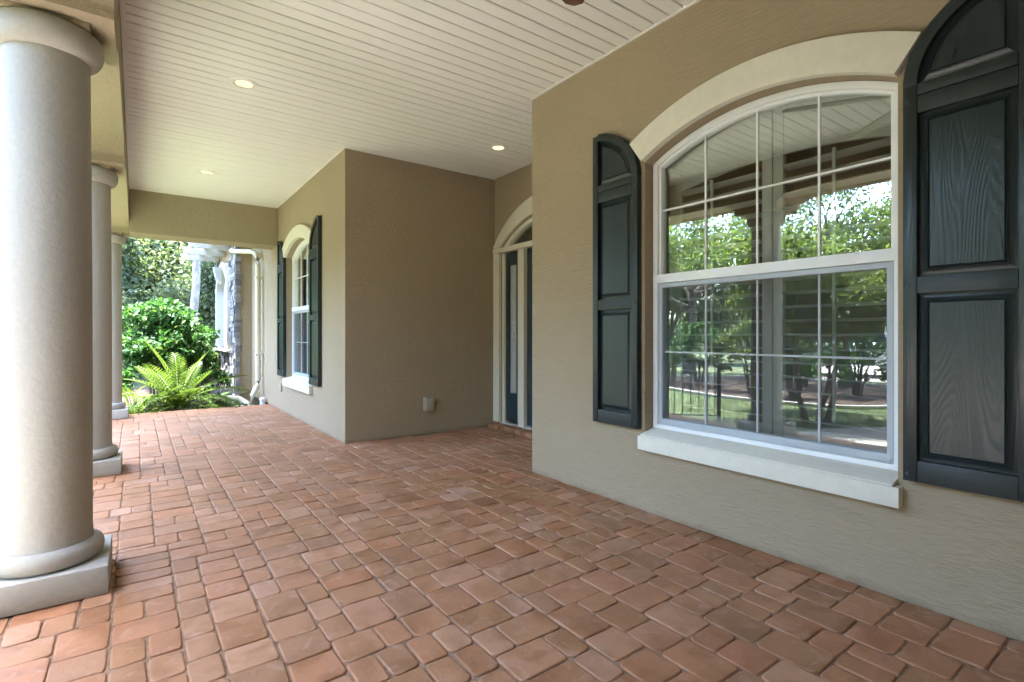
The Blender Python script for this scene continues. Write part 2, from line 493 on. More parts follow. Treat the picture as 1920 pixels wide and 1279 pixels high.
U = 0.0525
def paver_mesh(w, h, seed):
    r = random.Random(seed)
    a, b = w * U / 2 - 0.0022, h * U / 2 - 0.0022
    rc = min(0.018, min(a, b) * 0.5)
    def outline(inset, z, jit):
        pts = []
        for sx, sy, a0 in ((1, 1, 0), (-1, 1, 90), (-1, -1, 180), (1, -1, 270)):
            cx, cy = sx * (a - rc), sy * (b - rc)
            for k in (0, 45, 90):
                t = R(a0 + k); rr = rc - inset * 0.55
                px = cx + math.cos(t) * rr - sx * inset * 0.45
                py = cy + math.sin(t) * rr - sy * inset * 0.45
                pts.append((px, py, z))
        return [(x + J[i][0] * jit, y + J[i][1] * jit, z) for i, (x, y, z) in enumerate(pts)]
    J = [(r.uniform(-1, 1), r.uniform(-1, 1)) for _ in range(12)]
    m = MB()
    rings = [outline(0, -0.022, 0.0016), outline(0.0006, -0.0044, 0.0022), outline(0.0026, -0.0011, 0.0026), outline(0.0070, 0.0, 0.0034)]
    n = 12
    for q in rings: m.v += q
    for A in range(3):
        for i in range(n):
            j = (i + 1) % n
            m.f.append((A * n + i, A * n + j, (A + 1) * n + j, (A + 1) * n + i))
    m.f.append(tuple(3 * n + i for i in range(n)))
    me = bpy.data.meshes.new('paver')
    me.from_pydata(m.v, [], m.f)
    me.polygons.foreach_set('use_smooth', [True] * (len(me.polygons) - 1) + [False])
    me.update()
    me.materials.append(M_PAVER)
    return me
pm = {}
for (w, h) in ((3, 2), (2, 3), (3, 3), (4, 3), (3, 4), (4, 2)):
    pm[(w, h)] = [paver_mesh(w, h, 31 * w + 7 * h + 100 * k) for k in range(4)]

NX = int(math.ceil((XD + 0.16 - XEDGE) / U)); NY = int(math.ceil((YEND - YBACK) / U))
grid = np.zeros((NX, NY), dtype=bool)      # columns from XEDGE, rows counted back from YEND
places = []
def inside(x, y):
    if y > YD: return x < XF + 0.13
    if y > YR: return x < XD + 0.13
    return x < XR + 0.13
pr = random.Random(21)
i0 = int(round((-0.055 - XEDGE) / U)); j0 = int(round((YEND - 3.22) / U))
for k in range(0, 12, 2):        # the cut strips beside the first column
    grid[i0:i0 + 4, j0 + k:j0 + k + 2] = True
    places.append((i0, j0 + k, 4, 2))
for j in range(NY):
    i = 0
    while i < NX:
        if grid[i, j]: i += 1; continue
        L = 0
        while i + L < NX and not grid[i + L, j] and L < 8: L += 1
        opts = [w for w in (2, 2, 3, 3, 3, 4, 4) if w <= L and (L - w != 1 or L >= 8)]
        if not opts:
            opts = [min(L, 3)]
        w = pr.choice(opts)
        h = 3 if w in (2, 4) else pr.choice((2, 3, 3, 4, 4))
        if w == 1:
            w, h = 1, 1
        hh = 0
        while hh < h and j + hh < NY and not grid[i:i + w, j + hh].any(): hh += 1
        h = max(1, hh)
        grid[i:i + w, j:j + h] = True
        places.append((i, j, w, h))
        i += w
from math import sin, cos
def project(p):
    s_, c_ = sin(R(YAW)), cos(R(YAW))
    d = p[0] * s_ + p[1] * c_; l = p[0] * c_ - p[1] * s_
    if d < 0.05: return None
    return 960 + 970 * l / d, 627 - (p[2] - H_CAM) * 970 / d, d
cand = []
for (i, j, w, h) in places:
    x = XEDGE + (i + w / 2) * U; y = YEND - (j + h / 2) * U
    if not inside(x, y): continue
    pj = project((x, y, 0))
    area = 0
    if pj and -40 < pj[0] < 1960 and pj[1] < 1320:
        area = w * h / pj[2] ** 3
        vis = (x > -0.62)
        if x > XR or (x > XF and y > YD): area *= 0.25
        # hidden by the house corner
        if y > YR and x > 0 and x / y > XR / YR: area = 0
        if not vis: area = 0
    cand.append((area, x, y, w, h))
cand.sort(key=lambda c: -c[0])
jn = MB()
for q, (area, x, y, w, h) in enumerate(cand):
    if (w, h) not in pm:
        pm[(w, h)] = [paver_mesh(w, h, 31 * w + 7 * h + 100 * k) for k in range(2)]
    me = pr.choice(pm[(w, h)])
    mtx = Matrix.Translation((x + pr.uniform(-.0015, .0015), y + pr.uniform(-.0015, .0015), pr.uniform(-.0022, .0012)))
    mtx = mtx @ Matrix.Rotation(R(pr.uniform(-.7, .7) + pr.choice((0, 180))), 4, 'Z') @ Matrix.Rotation(R(pr.uniform(-.45, .45)), 4, 'X') @ Matrix.Rotation(R(pr.uniform(-.45, .45)), 4, 'Y')
    if q < 300 and area > 0:
        o = link('paver', me, slab); o.matrix_local = mtx
    else:
        jn.add([mtx @ v.co for v in me.vertices], [tuple(p.vertices) for p in me.polygons])
me = bpy.data.meshes.new('distant_pavers')
me.from_pydata(jn.v, [], jn.f)
me.polygons.foreach_set('use_smooth', [len(f) == 4 for f in jn.f]); me.update()
me.materials.append(M_PAVERI)
tag(link('distant_pavers', me, slab), kind='stuff')

# ------------------------------------------------------------------ walls
def arch_z(t, half, spring, rise):
    """segmental arch height at offset t from the centre"""
    rr = (half * half + rise * rise) / (2 * rise)
    return spring + rise - rr + math.sqrt(max(rr * rr - t * t, 0))
HALF, WZ0, SPR, RISE = 0.655, 0.47, 2.15, 0.165
def wall_x(name, x0, x1, ya, yb, z1, openings, mat, label):
    """wall in the plane X=x0 (outer face), thickness to x1, with arched openings (centre y, half, z0, spring, rise)"""
    m = MB(); fn = lambda u, v, w: (w, u, v)
    cur = ya
    for (yc, hf, z0, sp, ri) in sorted(openings):
        m.prism([(cur, 0), (yc - hf, 0), (yc - hf, z1), (cur, z1)], fn, x0, x1)
        if z0 > 0.05: m.prism([(yc - hf, 0), (yc + hf, 0), (yc + hf, z0), (yc - hf, z0)], fn, x0, x1)
        n = 20
        A = [(yc - hf + 2 * hf * k / n, arch_z(-hf + 2 * hf * k / n, hf, sp, ri)) for k in range(n + 1)]
        B = [(p[0], z1) for p in A]
        m.band(A, B, fn, x0, x1)
        cur = yc + hf
    m.prism([(cur, 0), (yb, 0), (yb, z1), (cur, z1)], fn, x0, x1)
    me = bpy.data.meshes.new(name); me.from_pydata(m.v, [], m.f)
    bm = bmesh.new(); bm.from_mesh(me)
    bmesh.ops.remove_doubles(bm, verts=bm.verts, dist=1e-4)
    # drop the inner faces where two pieces of the wall meet
    seen = {}
    for f in bm.faces: seen.setdefault(tuple(sorted(v.index for v in f.verts)), []).append(f)
    dead = [f for fs in seen.values() if len(fs) > 1 for f in fs]
    bmesh.ops.delete(bm, geom=dead, context='FACES')
    bmesh.ops.recalc_face_normals(bm, faces=bm.faces)
    bm.to_mesh(me); bm.free()
    me.materials.append(mat)
    return tag(link(name, me), label, 'wall')

WYC, FYC = 1.445, 6.985
ZTOP = 3.25
wall_x('window_wall', XR, XR + 0.19, YBACK, YR, ZTOP, [(WYC, HALF, WZ0, SPR, RISE)], M_WALL, 'tan stucco wall on the right holding the large arched window')
tag(MB().box((XR + 0.19, YR - 0.16, 0), (XD, YR, ZTOP)).build('recess_wall', M_WALL2), 'short tan stucco return wall between the window wall and front door', 'wall')
DYC = 4.19
wall_x('door_wall', XD, XD + 0.19, YR - 0.16, YD, ZTOP, [(DYC, 0.82, 0.0, 2.10, 0.30)], M_WALL, 'tan stucco wall set back around the arched front door')
tag(MB().box((XF, YD, 0), (XD + 0.19, YD + 0.19, ZTOP)).build('entry_wall', M_WALL2, bevel=0), 'dark brown shaded stucco wall facing the camera with the outlet box', 'wall')
wall_x('far_wall', XF, XF + 0.19, YD + 0.19, 10.3, ZTOP, [(FYC, HALF, WZ0, SPR, RISE)], M_WALL, 'pale tan stucco wall at the far end with the small arched window')
tag(MB().box((XEDGE, YBACK - 0.198, 0), (XR + 0.19, YBACK, 3.04)).build('added_end_wall', M_WALL2), 'plain tan stucco end wall added behind the viewer to cut light on the entry wall', 'wall')  # unseen end wall, placed to reduce light on the entry wall

nw = empty('added_wing', (0, YBACK - .2, 0), 'unseen tan stucco wing added behind the viewer to keep light off the entry wall', 'building')  # added wing, blocks sky light that would reach the entry wall
MB().box((-4.2, -4.5, GZ), (2.7, -.001, 3.35)).build('wall', M_WALL2, nw)
MB().box((-4.8, -5, 3.3501), (2.6, .25, 3.40)).build('eave', M_TRIMP, nw)
MB().add([(-4.85, -5.1, 3.4), (2.9, -5.1, 3.4), (2.9, .3, 3.4), (-4.85, .3, 3.4), (-2.2, -2.4, 5.0), (2.9, -2.4, 5.0)], [(0, 1, 5, 4), (1, 2, 5), (2, 3, 4, 5), (3, 0, 4)]).build('roof', M_ROOF, nw)

# rooms behind the glass
def room(name, x0, x1, y0, y1, label):
    r = empty(name, (x0, y0, 0), label, 'room')
    e = 0.02
    for nm, a, b, mt in (('floor', (x0, y0, -.05), (x1, y1, 0.0), M_ROOMF), ('ceiling', (x0, y0, 2.9), (x1, y1, 2.95), M_ROOM),
                         ('wall', (x1, y0, 0), (x1 + .1, y1, 2.9), M_ROOM), ('wall', (x0, y0 - .1, 0), (x1, y0, 2.9), M_ROOM), ('wall', (x0, y1, 0), (x1, y1 + .1, 2.9), M_ROOM)):
        a = Vector(a) - r.location; b = Vector(b) - r.location
        MB().box(a, b).build(nm, mt, r)
    return r
room('front_room', XR + .192, 6.2, -1.2, YR - .27, 'dim tan painted room behind the large arched window')
room('far_room', XF + .192, 5.6, YD + .30, 10.2, 'dim room behind the far small arched window')
room('hall', XD + .192, 7.6, YR - .05, YD - .05, 'dim entrance hall behind the front door glass')

# ------------------------------------------------------------------ ceiling of soffit slats
ceil = tag(MB().box((-0.075, YBACK, ZC + .024), (XD + .05, 8.25, ZC + .06)).build('porch_ceiling', M_SOFFIT), kind='structure')
PITCH = 0.1016
def slat_mesh(x0, x1, deep):
    # shallow tray profile with a V groove on one edge (a deep one on every second slat)
    # a wide recessed joint on every second slat, a narrow one between
    wv = 0.012 if deep else 0.0075
    prof = [(wv, 0.0235), (wv, 0.003), (wv + .006, 0.0), (PITCH - 0.004, 0.0), (PITCH, 0.003), (PITCH, 0.0235)]
    m = MB().loft([[(x, y, z) for y, z in prof] for x in (x0, x1)])
    return m.mesh('soffit_slat', M_SOFFIT)
smesh = {}
k = 0
y = 8.2 - PITCH
while y > YBACK + 0.05:
    x1 = XF if y > YD else (XD if y > YR - 0.02 else XR)
    key = (x1, k % 2)
    if key not in smesh: smesh[key] = slat_mesh(-0.058, x1 - 0.004, k % 2 == 0)
    o = link('soffit_slat', smesh[key], ceil); o.location = (0, y, ZC)
    k += 1; y -= PITCH
# perimeter channel
jc = MB()
fn_xyz = lambda x, y, z: (x, y, z)
jc.box((XR - .018, YBACK, ZC - .005), (XR - .001, YR, ZC + .0232))
jc.box((-.073, YBACK, ZC - .012), (-.050, 8.2, ZC + .0232))
jc.box((XF + .001, YD - .016, ZC - .005), (XD, YD - .001, ZC + .0232))
jc.box((XF - .016, YD, ZC - .005), (XF - .001, 8.2, ZC + .0232))
jc.box((-.05, 8.182, ZC - .005), (XF - .017, 8.199, ZC + .0232))
jc.build('edge_channel', M_SOFFIT, ceil)

# ------------------------------------------------------------------ beams over the columns
COLS = [(-0.308, 2.965), (-0.308, 5.245), (-0.30, 8.53)]
def porch_beam():
    x0, x1 = -0.53, -0.075
    ZB, ZA, PH, RC = 2.405, 2.555, 0.235, 0.34
    ys = [-0.55] + [c[1] for c in COLS]
    prof = []            # underside polyline (y, z)
    def pier(yc):
        return [(yc - PH, ZB), (yc + PH, ZB)]
    prof += [(YBACK, ZA)]
    for i, yc in enumerate(ys):
        L, Rr = yc - PH, yc + PH
        if yc < 8:
            pass
        # curve down to the pier
        for k in range(0, 9):
            t = k / 8 * math.pi / 2
            prof.append((L - RC + RC * math.sin(t), ZB + 0.05 + (ZA - ZB - 0.05) * math.cos(t)))
        prof.append((L, ZB)); prof.append((Rr, ZB))
        if yc < 8:
            for k in range(8, -1, -1):
                t = k / 8 * math.pi / 2
                prof.append((Rr + RC - RC * math.sin(t), ZB + 0.05 + (ZA - ZB - 0.05) * math.cos(t)))
    top = [(y_, 3.05) for y_, z_ in prof]
    m = MB().band(prof, top, lambda u, v, w: (w, u, v), x0, x1)
    o = m.build('porch_beam', M_BEAM, None, False, 0.006)
    return tag(o, 'tan stucco beam with shallow arches running over the three columns', 'beam')
porch_beam()
tag(MB().box((-0.072, 8.2, 2.39), (XF - .002, 8.62, 3.05)).build('end_beam', M_BEAM, None, False, 0.012), 'dark tan stucco beam crossing the far end of the porch', 'beam')

# roof over the porch and house
rf = empty('house_roof', (0, 0, 3.05), 'brown shingled hip roof over the porch, outside the picture above', 'roof')
MB().box((-1.02, YBACK - .6, 0.0), (9, 8.949, 0.03)).build('eave_board', M_TRIMP, rf)
MB().box((0.5, 8.95, 0.0), (9, 10.28, 0.03)).build('eave_board', M_TRIMP, rf)  # extra overhang added to keep sun off the garage side wall
MB().box((-1.05, YBACK - .6, -0.13), (-1.022, 8.95, 0.06)).build('fascia', M_TRIMP, rf)
MB().add([(-1.06, YBACK - .7, .06), (9, YBACK - .7, .06), (9, 9.2, .06), (-1.06, 9.2, .06), (4, 0, 2.3), (4, 6, 2.3)],
         [(0, 1, 4), (1, 2, 5, 4), (2, 3, 5), (3, 0, 4, 5)]).build('shingles', M_ROOF, rf)
MB().box((-1.16, YBACK - .6, -0.06), (-1.052, 8.95, 0.05)).build('gutter', M_PIPE, rf)

# ------------------------------------------------------------------ columns
def column(loc, label):
    t = empty('porch_column', (loc[0], loc[1], 0), label, 'column', 'stucco porch columns')
    MB().box((-.222, -.215, 0.001), (.215, .215, .122)).build('plinth', M_COL, t, True, 0.012)
    tor = [(0.150, .120)]
    for k in range(13):
        a = -math.pi / 2 + math.pi * k / 12
        tor.append((0.160 + 0.034 * math.cos(a), 0.162 + 0.042 * math.sin(a)))
    tor.append((0.150, .206))
    MB().lathe(tor, n=64).build('base_moulding', M_COL, t, True)
    sh = [(0.160, .196), (0.155, .215), (0.1525, .25), (0.152, .9), (0.1505, 1.4), (0.147, 1.9), (0.144, 2.26), (0.1445, 2.295)]
    MB().lathe(sh, n=64).build('shaft', M_COL, t, True)
    cap = [(0.146, 2.268), (0.160, 2.270), (0.176, 2.282), (0.188, 2.305), (0.193, 2.335), (0.190, 2.362), (0.182, 2.380), (0.150, 2.384)]
    MB().lathe(cap, n=64).build('capital', M_COL, t, True)
    MB().box((-.15, -.15, 2.3835), (.15, .15, 2.41)).build('abacus', M_BEAM, t, True, 0.006)
    return t
column(COLS[0], 'nearest cream stucco column, cut by the left picture edge')
column(COLS[1], 'second cream stucco column, middle of the row of three')
column(COLS[2], 'farthest cream stucco column, beside the green garden')

# ------------------------------------------------------------------ arched windows (face -X); local: x inward, y along wall, z up
def arc_pts(half, spring, rise, n=28):
    return [(-half + 2 * half * k / n, arch_z(-half + 2 * half * k / n, half, spring, rise)) for k in range(n + 1)]
FN = lambda u, v, w: (w, u, v)
def window(yc, x, label):
    t = empty('arched_window', (x, yc, 0), label, 'window', 'arched sash windows')
    # raised stucco trim over the arch, ends cut on the radius
    rr = (HALF ** 2 + RISE ** 2) / (2 * RISE); zc = SPR + RISE - rr
    a0 = math.asin(HALF / rr)
    A = [(-rr * math.sin(a0 - 2 * a0 * k / 32), zc + rr * math.cos(a0 - 2 * a0 * k / 32)) for k in range(33)]
    ro = rr + 0.158
    B = [(-ro * math.sin((a0 + .012) - 2 * (a0 + .012) * k / 32), zc + ro * math.cos((a0 + .012) - 2 * (a0 + .012) * k / 32)) for k in range(33)]
    MB().band(A, B, FN, -0.042, 0.004).build('arch_trim', M_TRIM, t, True, 0.004)
    sl = MB()
    sl.prism([(-0.05, .385), (0.002, .385), (0.002, .468), (-0.05, .468)], lambda u, v, w: (u, w, v), -HALF - .018, HALF + .018)
    sl.prism([(-0.0502, .4682), (0.074, .4682), (0.074, .512), (-0.0502, .479)], lambda u, v, w: (u, w, v), -HALF + .003, HALF - .003)
    sl.build('sill', M_TRIM, t, True, 0.004)
    # frame
    z0 = 0.500
    hf = HALF - 0.003
    def outline(i, zb):
        h2 = hf - i
        pts = [(-h2, zb + i)] + [(u, v) for u, v in [(-h2 + 2 * h2 * k / 28, arch_z(-h2 + 2 * h2 * k / 28, HALF, SPR, RISE) - i - .003) for k in range(29)]] + [(h2, zb + i)]
        return pts
    MB().band(outline(0, z0), outline(0.034, z0), FN, 0.072, 0.15, True).build('frame', M_WHITE, t, True, 0.003)
    MB().band(outline(0.0345, z0), outline(0.050, z0), FN, 0.088, 0.14, True).build('glazing_bead', M_WHITE, t, True, 0.002)
    MB().box((0.066, -hf + .004, 1.405), (0.14, hf - .004, 1.458)).build('meeting_rail', M_WHITE, t, True, 0.003)
    # upper glass
    gl = outline(0.045, 1.40)
    MB().prism(gl, FN, 0.110, 0.113).build('upper_pane', M_GLASS, t)
    h2 = hf - .037
    ls = MB().band([(-h2, .537), (h2, .537), (h2, 1.403), (-h2, 1.403)], [(-h2 + .026, .572), (h2 - .026, .572), (h2 - .026, 1.377), (-h2 + .026, 1.377)], FN, 0.080, 0.118, True).build('lower_sash', M_GREYV, t, True, 0.003)
    MB().prism([(-h2 + .02, .56), (h2 - .02, .56), (h2 - .02, 1.385), (-h2 + .02, 1.385)], FN, 0.112, 0.1145).build('pane', M_GLASS, ls)
    MB().prism([(-h2 + .02, .562), (h2 - .02, .562), (h2 - .02, 1.383), (-h2 + .02, 1.383)], FN, 0.0915, 0.0925).build('insect_screen', M_SCREEN, ls)
    for s in (-1, 1):
        MB().lathe([(0.0065, 0), (0.0065, .003), (0.004, .005)], n=10).build('screw', M_GREYV, ls).matrix_local = Matrix.Translation((0.0795, s * (h2 - .013), .553)) @ Matrix.Rotation(R(-90), 4, 'Y')
    # grilles
    for u in (-.305, 0, .305):
        MB().box((0.1035, u - .005, 1.458), (0.1095, u + .005, arch_z(u, HALF, SPR, RISE) - .05)).build('muntin', M_WHITE, t)
        MB().box((0.1055, u - .005, .572), (0.1110, u + .005, 1.377)).build('muntin', M_WHITE, ls)
    MB().box((0.1032, -hf + .046, 1.851), (0.1092, hf - .046, 1.861)).build('muntin', M_WHITE, t)
    MB().box((0.1052, -h2 + .02, .977), (0.1107, h2 - .02, .987)).build('muntin', M_WHITE, ls)
    return t
window(WYC, XR, 'large arched white window with divided panes and garden reflection, near right')
window(FYC, XF, 'small-looking arched white window on the far pale wall')

# interior plantation shutters
lou = None
def plantation(x, yc, label):
    global lou
    t = empty('plantation_shutter', (x, yc, 0), label, 'blind', 'plantation shutters behind windows')
    top = lambda u: arch_z(u, HALF + .02, SPR + .01, RISE)
    fr = MB()
    for a, b in ((-.67, -.585), (.585, .67), (-.058, -.003), (.003, .058)):
        fr.prism([(a, .47), (b, .47), (b, top(min(max(b, -.67), .67)) if b > -.6 else 2.14), (a, top(a) if a < .6 and a > -.6 else 2.14)], FN, 0.0, 0.028)
    fr.build('stile', M_LOUV, t, False, 0.002)
    for s in (-1, 1):
        n = 10
        A = [(s * (.059 + .525 * k / n), 2.055 - 0.06 * (k / n) ** 2) for k in range(n + 1)]
        B = [(u, top(u)) for u, v in A]
        MB().band(A, B, FN, 0.002, 0.026).build('top_rail', M_LOUV, t)
        MB().box((0.002, min(s * .059, s * .584), .475), (0.026, max(s * .059, s * .584), .60)).build('bottom_rail', M_LOUV, t)
        MB().box((-0.060, s * .33 - .007, .66), (-0.050, s * .33 + .007, 2.00)).build('tilt_rod', M_LOUV, t)
        if lou is None:
            prof = [(0.0445 * math.cos(q), 0.0052 * math.sin(q)) for q in [2 * math.pi * k / 10 for k in range(10)]]
            lou = MB().loft([[(px, yy, pz) for px, pz in prof] for yy in (-.2615, .2615)]).mesh('louver', M_LOUV, True)
        k = 0
        z = .64
        while z < 1.985:
            o = link('louver', lou, t); o.location = (0.014, s * .3215, z)
            o.rotation_euler = (0, R(7 + rnd.uniform(-.5, .5)), 0)
            z += .0745
    return t
plantation(XR + 0.262, WYC, 'open louvered interior shutter seen through the near large window')
plantation(XF + 0.262, FYC, 'open louvered interior shutter behind the far window')

# ------------------------------------------------------------------ louvre-less panelled exterior shutters
def exterior_shutter(y_in, x, s, label, grp='dark green panelled window shutters'):
    """y_in: edge next to the window, s: direction of the outer edge along Y. arch is highest at the outer edge"""
    Wd = 0.384; z0, sp, top = .505, 2.078, 2.428
    t = empty('window_shutter', (x, y_in, 0), label, 'shutter', grp)
    F = lambda u, v, w: (-w, s * u, v)          # u from window edge outward, w out of the wall
    b = Wd - 0.0
    def arc(i, n=18, ustart=0):
        # quarter ellipse from (i, sp) up to (Wd, top-i)
        return [(Wd - (Wd - i) * math.cos(math.pi / 2 * k / n), sp + (top - sp - i) * math.sin(math.pi / 2 * k / n)) for k in range(n + 1)]
    SW = 0.046; OW = .046
    # back board
    MB().prism([(0.004, z0 + .004), (Wd - .004, z0 + .004)] + arc(.004)[::-1], F, 0.001, 0.012).build('back_board', M_SHUTRAIL, t)
    # stiles
    MB().prism([(0, z0), (SW, z0), (SW, sp), (0, sp)], F, 0.0, 0.042).build('stile', M_SHUT, t, True, 0.003)
    MB().prism([(Wd - OW, z0), (Wd, z0), (Wd, top - .01), (Wd - OW, top - .013)], F, 0.0, 0.042).build('stile', M_SHUT, t, True, 0.003)
    # arched rim
    a1 = arc(0); a2 = [(min(u, Wd - OW - .002), v) for u, v in arc(SW)]
    a1 = [(min(u, Wd - OW - .001), v) for u, v in a1]
    MB().band(a1, a2, F, 0.0, 0.0422).build('arched_rim', M_SHUTRAIL, t, True, 0.003)
    def rail(za, zb, w=0.0405):
        MB().prism([(SW + .001, za), (Wd - OW - .001, za), (Wd - OW - .001, zb), (SW + .001, zb)], F, 0.0, w).build('rail', M_SHUTRAIL, t, True, 0.0025)
    rail(z0, .590); rail(1.252, 1.318); rail(1.965, 2.034); rail(2.037, 2.080, 0.0415)
    def panel(pts_fn, name='raised_panel'):
        rings = []
        for inset, w in ((0.0, 0.030), (0.0, 0.0125), (0.007, 0.0127), (0.030, 0.030), (0.0335, 0.0265), (0.0370, 0.0315)):
            rings.append([F(u, v, w) for u, v in pts_fn(inset)])
        m = MB(); m.loft(rings[1:], cap=False)
        n = len(rings[0]); m.f.append(tuple(range(len(m.v) - n, len(m.v))))
        m.build(name, M_SHUT, t, True)
    def rect(za, zb):
        return lambda i: [(SW + .002 + i, za + i), (Wd - OW - .002 - i, za + i), (Wd - OW - .002 - i, zb - i), (SW + .002 + i, zb - i)]
    panel(rect(.592, 1.250)); panel(rect(1.320, 1.963))
    def quarter(i):
        u1 = Wd - OW - .002 - i; zb = 2.082 + i
        pts = [(u1, zb)]
        ua = SW + .004 + i; za = top - SW - .004 - i
        A = Wd - ua; Bh = za - sp
        out = []
        for k in range(15):
            q = math.pi / 2 * k / 14
            u = Wd - A * math.cos(q); v = sp + Bh * math.sin(q)
            out.append((min(u, u1), max(v, zb)))
        # resample so that no two points coincide
        res = []
        for k, p in enumerate(out):
            res.append((p[0] + 1e-4 * (k if p[0] >= u1 else 0) * 0, p[1]))
        return pts + res[::-1]
    panel(quarter, 'arched_panel')
    for zz in (.535, 1.285, 2.01):
        for uu in (.017, Wd - .021):
            o = MB().lathe([(0.0075, 0), (0.0075, .002), (0.005, .0048), (0.0, .0055)], n=12).build('screw', M_SCREW, t, True)
            o.matrix_local = Matrix.Translation((-0.0422, s * uu, zz)) @ Matrix.Rotation(R(-90), 4, 'Y')
    return t
exterior_shutter(WYC + HALF + .025, XR - .002, 1, 'dark green panelled shutter left of the large window')
exterior_shutter(WYC - HALF - .030, XR - .002, -1, 'slate blue-black shutter with wood grain, cut by the right picture edge')
exterior_shutter(FYC + HALF + .0, XF - .002, 1, 'narrow-looking green shutter left of the far window, next to the downspout')
exterior_shutter(FYC - HALF - .0, XF - .002, -1, 'tall green shutter on the right of the far window, next to the dark wall corner')

# ------------------------------------------------------------------ front door with sidelights and arched transom
def front_door():
    t = empty('front_door', (XD, DYC, 0), 'dark teal front door with white arched transom and leaded sidelight, in the recess', 'door')
    hw = 0.955; z0 = 0.058
    hi = 0.83
    # casing
    for s in (-1, 1):
        MB().box((-.030, min(s * hi, s * hw), z0), (.004, max(s * hi, s * hw), 2.045)).build('side_casing', M_TRIMP, t, True, 0.003)
    A = arc_pts(hi, 2.105, .30, 30); B = arc_pts(hw, 2.115, .485, 30)
    MB().band(A, B, FN, -.034, .004).build('arch_casing', M_TRIMP, t, True, 0.004)
    MB().box((-.037, -hw, 2.046), (.05, hw, 2.104)).build('head_rail', M_TRIMP, t, True, 0.003)
    # inner frame
    fo = [(-.818, z0)] + [(u, v - .002) for u, v in arc_pts(.818, 2.10, .298, 24)] + [(.818, z0)]
    fi = [(-.775, z0 + .0)] + [(u, v - .045) for u, v in arc_pts(.775, 2.10, .298, 24)] + [(.775, z0 + .0)]
    MB().band(fo, fi, FN, .008, .10).build('frame', M_TRIMP, t, True, 0.002)
    MB().prism([(u, max(v - .03, 2.10)) for u, v in arc_pts(.79, 2.10, .298, 24)], FN, .050, .055).build('transom_pane', M_GLASSD, t)
    for s in (-1, 1):
        MB().box((-.012, min(s * .375, s * .485), z0), (.09, max(s * .375, s * .485), 2.045)).build('mullion', M_TRIMP, t, True, 0.003)
        # sidelight panel
        sl = MB()
        a, b = .487, .773
        y0, y1 = (s * a, s * b) if s > 0 else (s * b, s * a)
        def ring(i0, i1, zlo, zhi, zlo2, zhi2, w0, w1):
            return MB().band([(y0 + i0, zlo), (y1 - i0, zlo), (y1 - i0, zhi), (y0 + i0, zhi)], [(y0 + i1, zlo2), (y1 - i1, zlo2), (y1 - i1, zhi2), (y0 + i1, zhi2)], FN, w0, w1, True)
        p = ring(0, .062, z0 + .02, 2.035, .40, 1.90, .030, .070).build('sidelight', M_TEAL, t, True, 0.003)
        ring(.052, .072, .39, 1.91, .41, 1.89, .024, .055).build('glass_bead', M_TEAL, p, True, 0.003)
        MB().box((.046, y0 + .06, .40), (.052, y1 - .06, 1.90)).build('pane', M_FROST, p)
        cm = MB(); yc = (y0 + y1) / 2
        for du in (-.016, .016):
            cm.tube([(.042, yc + du, .42), (.042, yc + du, .98)], .0028, 5)
            cm.tube([(.042, yc + du, 1.32), (.042, yc + du, 1.88)], .0028, 5)
        for ph in (0, 1):
            sg = 1 if ph else -1
            cm.tube([(.042, yc + sg * (.016 + .045 * math.sin(math.pi * k / 12) * math.cos(math.pi * k / 12 * 1.0)), .98 + .34 * k / 12) for k in range(13)], .003, 5)
            cm.tube([(.0415, yc + sg * .03 * math.sin(2 * math.pi * k / 12), 1.05 + .2 * k / 12) for k in range(13)], .003, 5)
        for zz in (.62, .86, 1.46, 1.7):
            cm.tube([(.041, yc - .02, zz), (.041, yc, zz + .025), (.041, yc + .02, zz), (.041, yc, zz - .025), (.041, yc - .02, zz)], .003, 5)
        cm.build('came', M_CAME, p)
    # door leaf
    d = MB().band([(-.372, z0 + .02), (.372, z0 + .02), (.372, 2.04), (-.372, 2.04)], [(-.20, .40), (.20, .40), (.20, 1.90), (-.20, 1.90)], FN, .035, .077, True).build('door_leaf', M_TEAL, t, True, 0.003)
    MB().box((.050, -.205, .395), (.056, .205, 1.905)).build('pane', M_FROST, d)
    MB().band([(-.21, .39), (.21, .39), (.21, 1.91), (-.21, 1.91)], [(-.18, .42), (.18, .42), (.18, 1.88), (-.18, 1.88)], FN, .026, .056, True).build('glass_bead', M_TEAL, d, True, 0.003)
    hd = MB(); hd.tube([(.034, -.31, .92), (-.02, -.31, .95), (-.02, -.31, 1.08), (.034, -.31, 1.11)], .010, 8)
    hd.build('handle', M_IRON, d, True)
    MB().box((-.02, -.82, z0 - .03), (.14, .82, z0 - .001)).build('threshold', M_WHITE, t, True, 0.003)
    return t
front_door()
st = empty('door_step', (XD, DYC, 0), 'low row of red clay bricks under the front door', 'step')
me_b = MB().box((-.145, -.049, 0.0), (.02, .049, .052)).mesh('brick', M_PAVER, True, 0.007)
yy = YR + .06
while yy < YD - .04:
    o = link('brick', me_b, st)
    o.location = (rnd.uniform(-.004, .004), yy - DYC, rnd.uniform(-.002, .002)); o.rotation_euler = (0, 0, R(rnd.uniform(-1, 1)))
    yy += .102

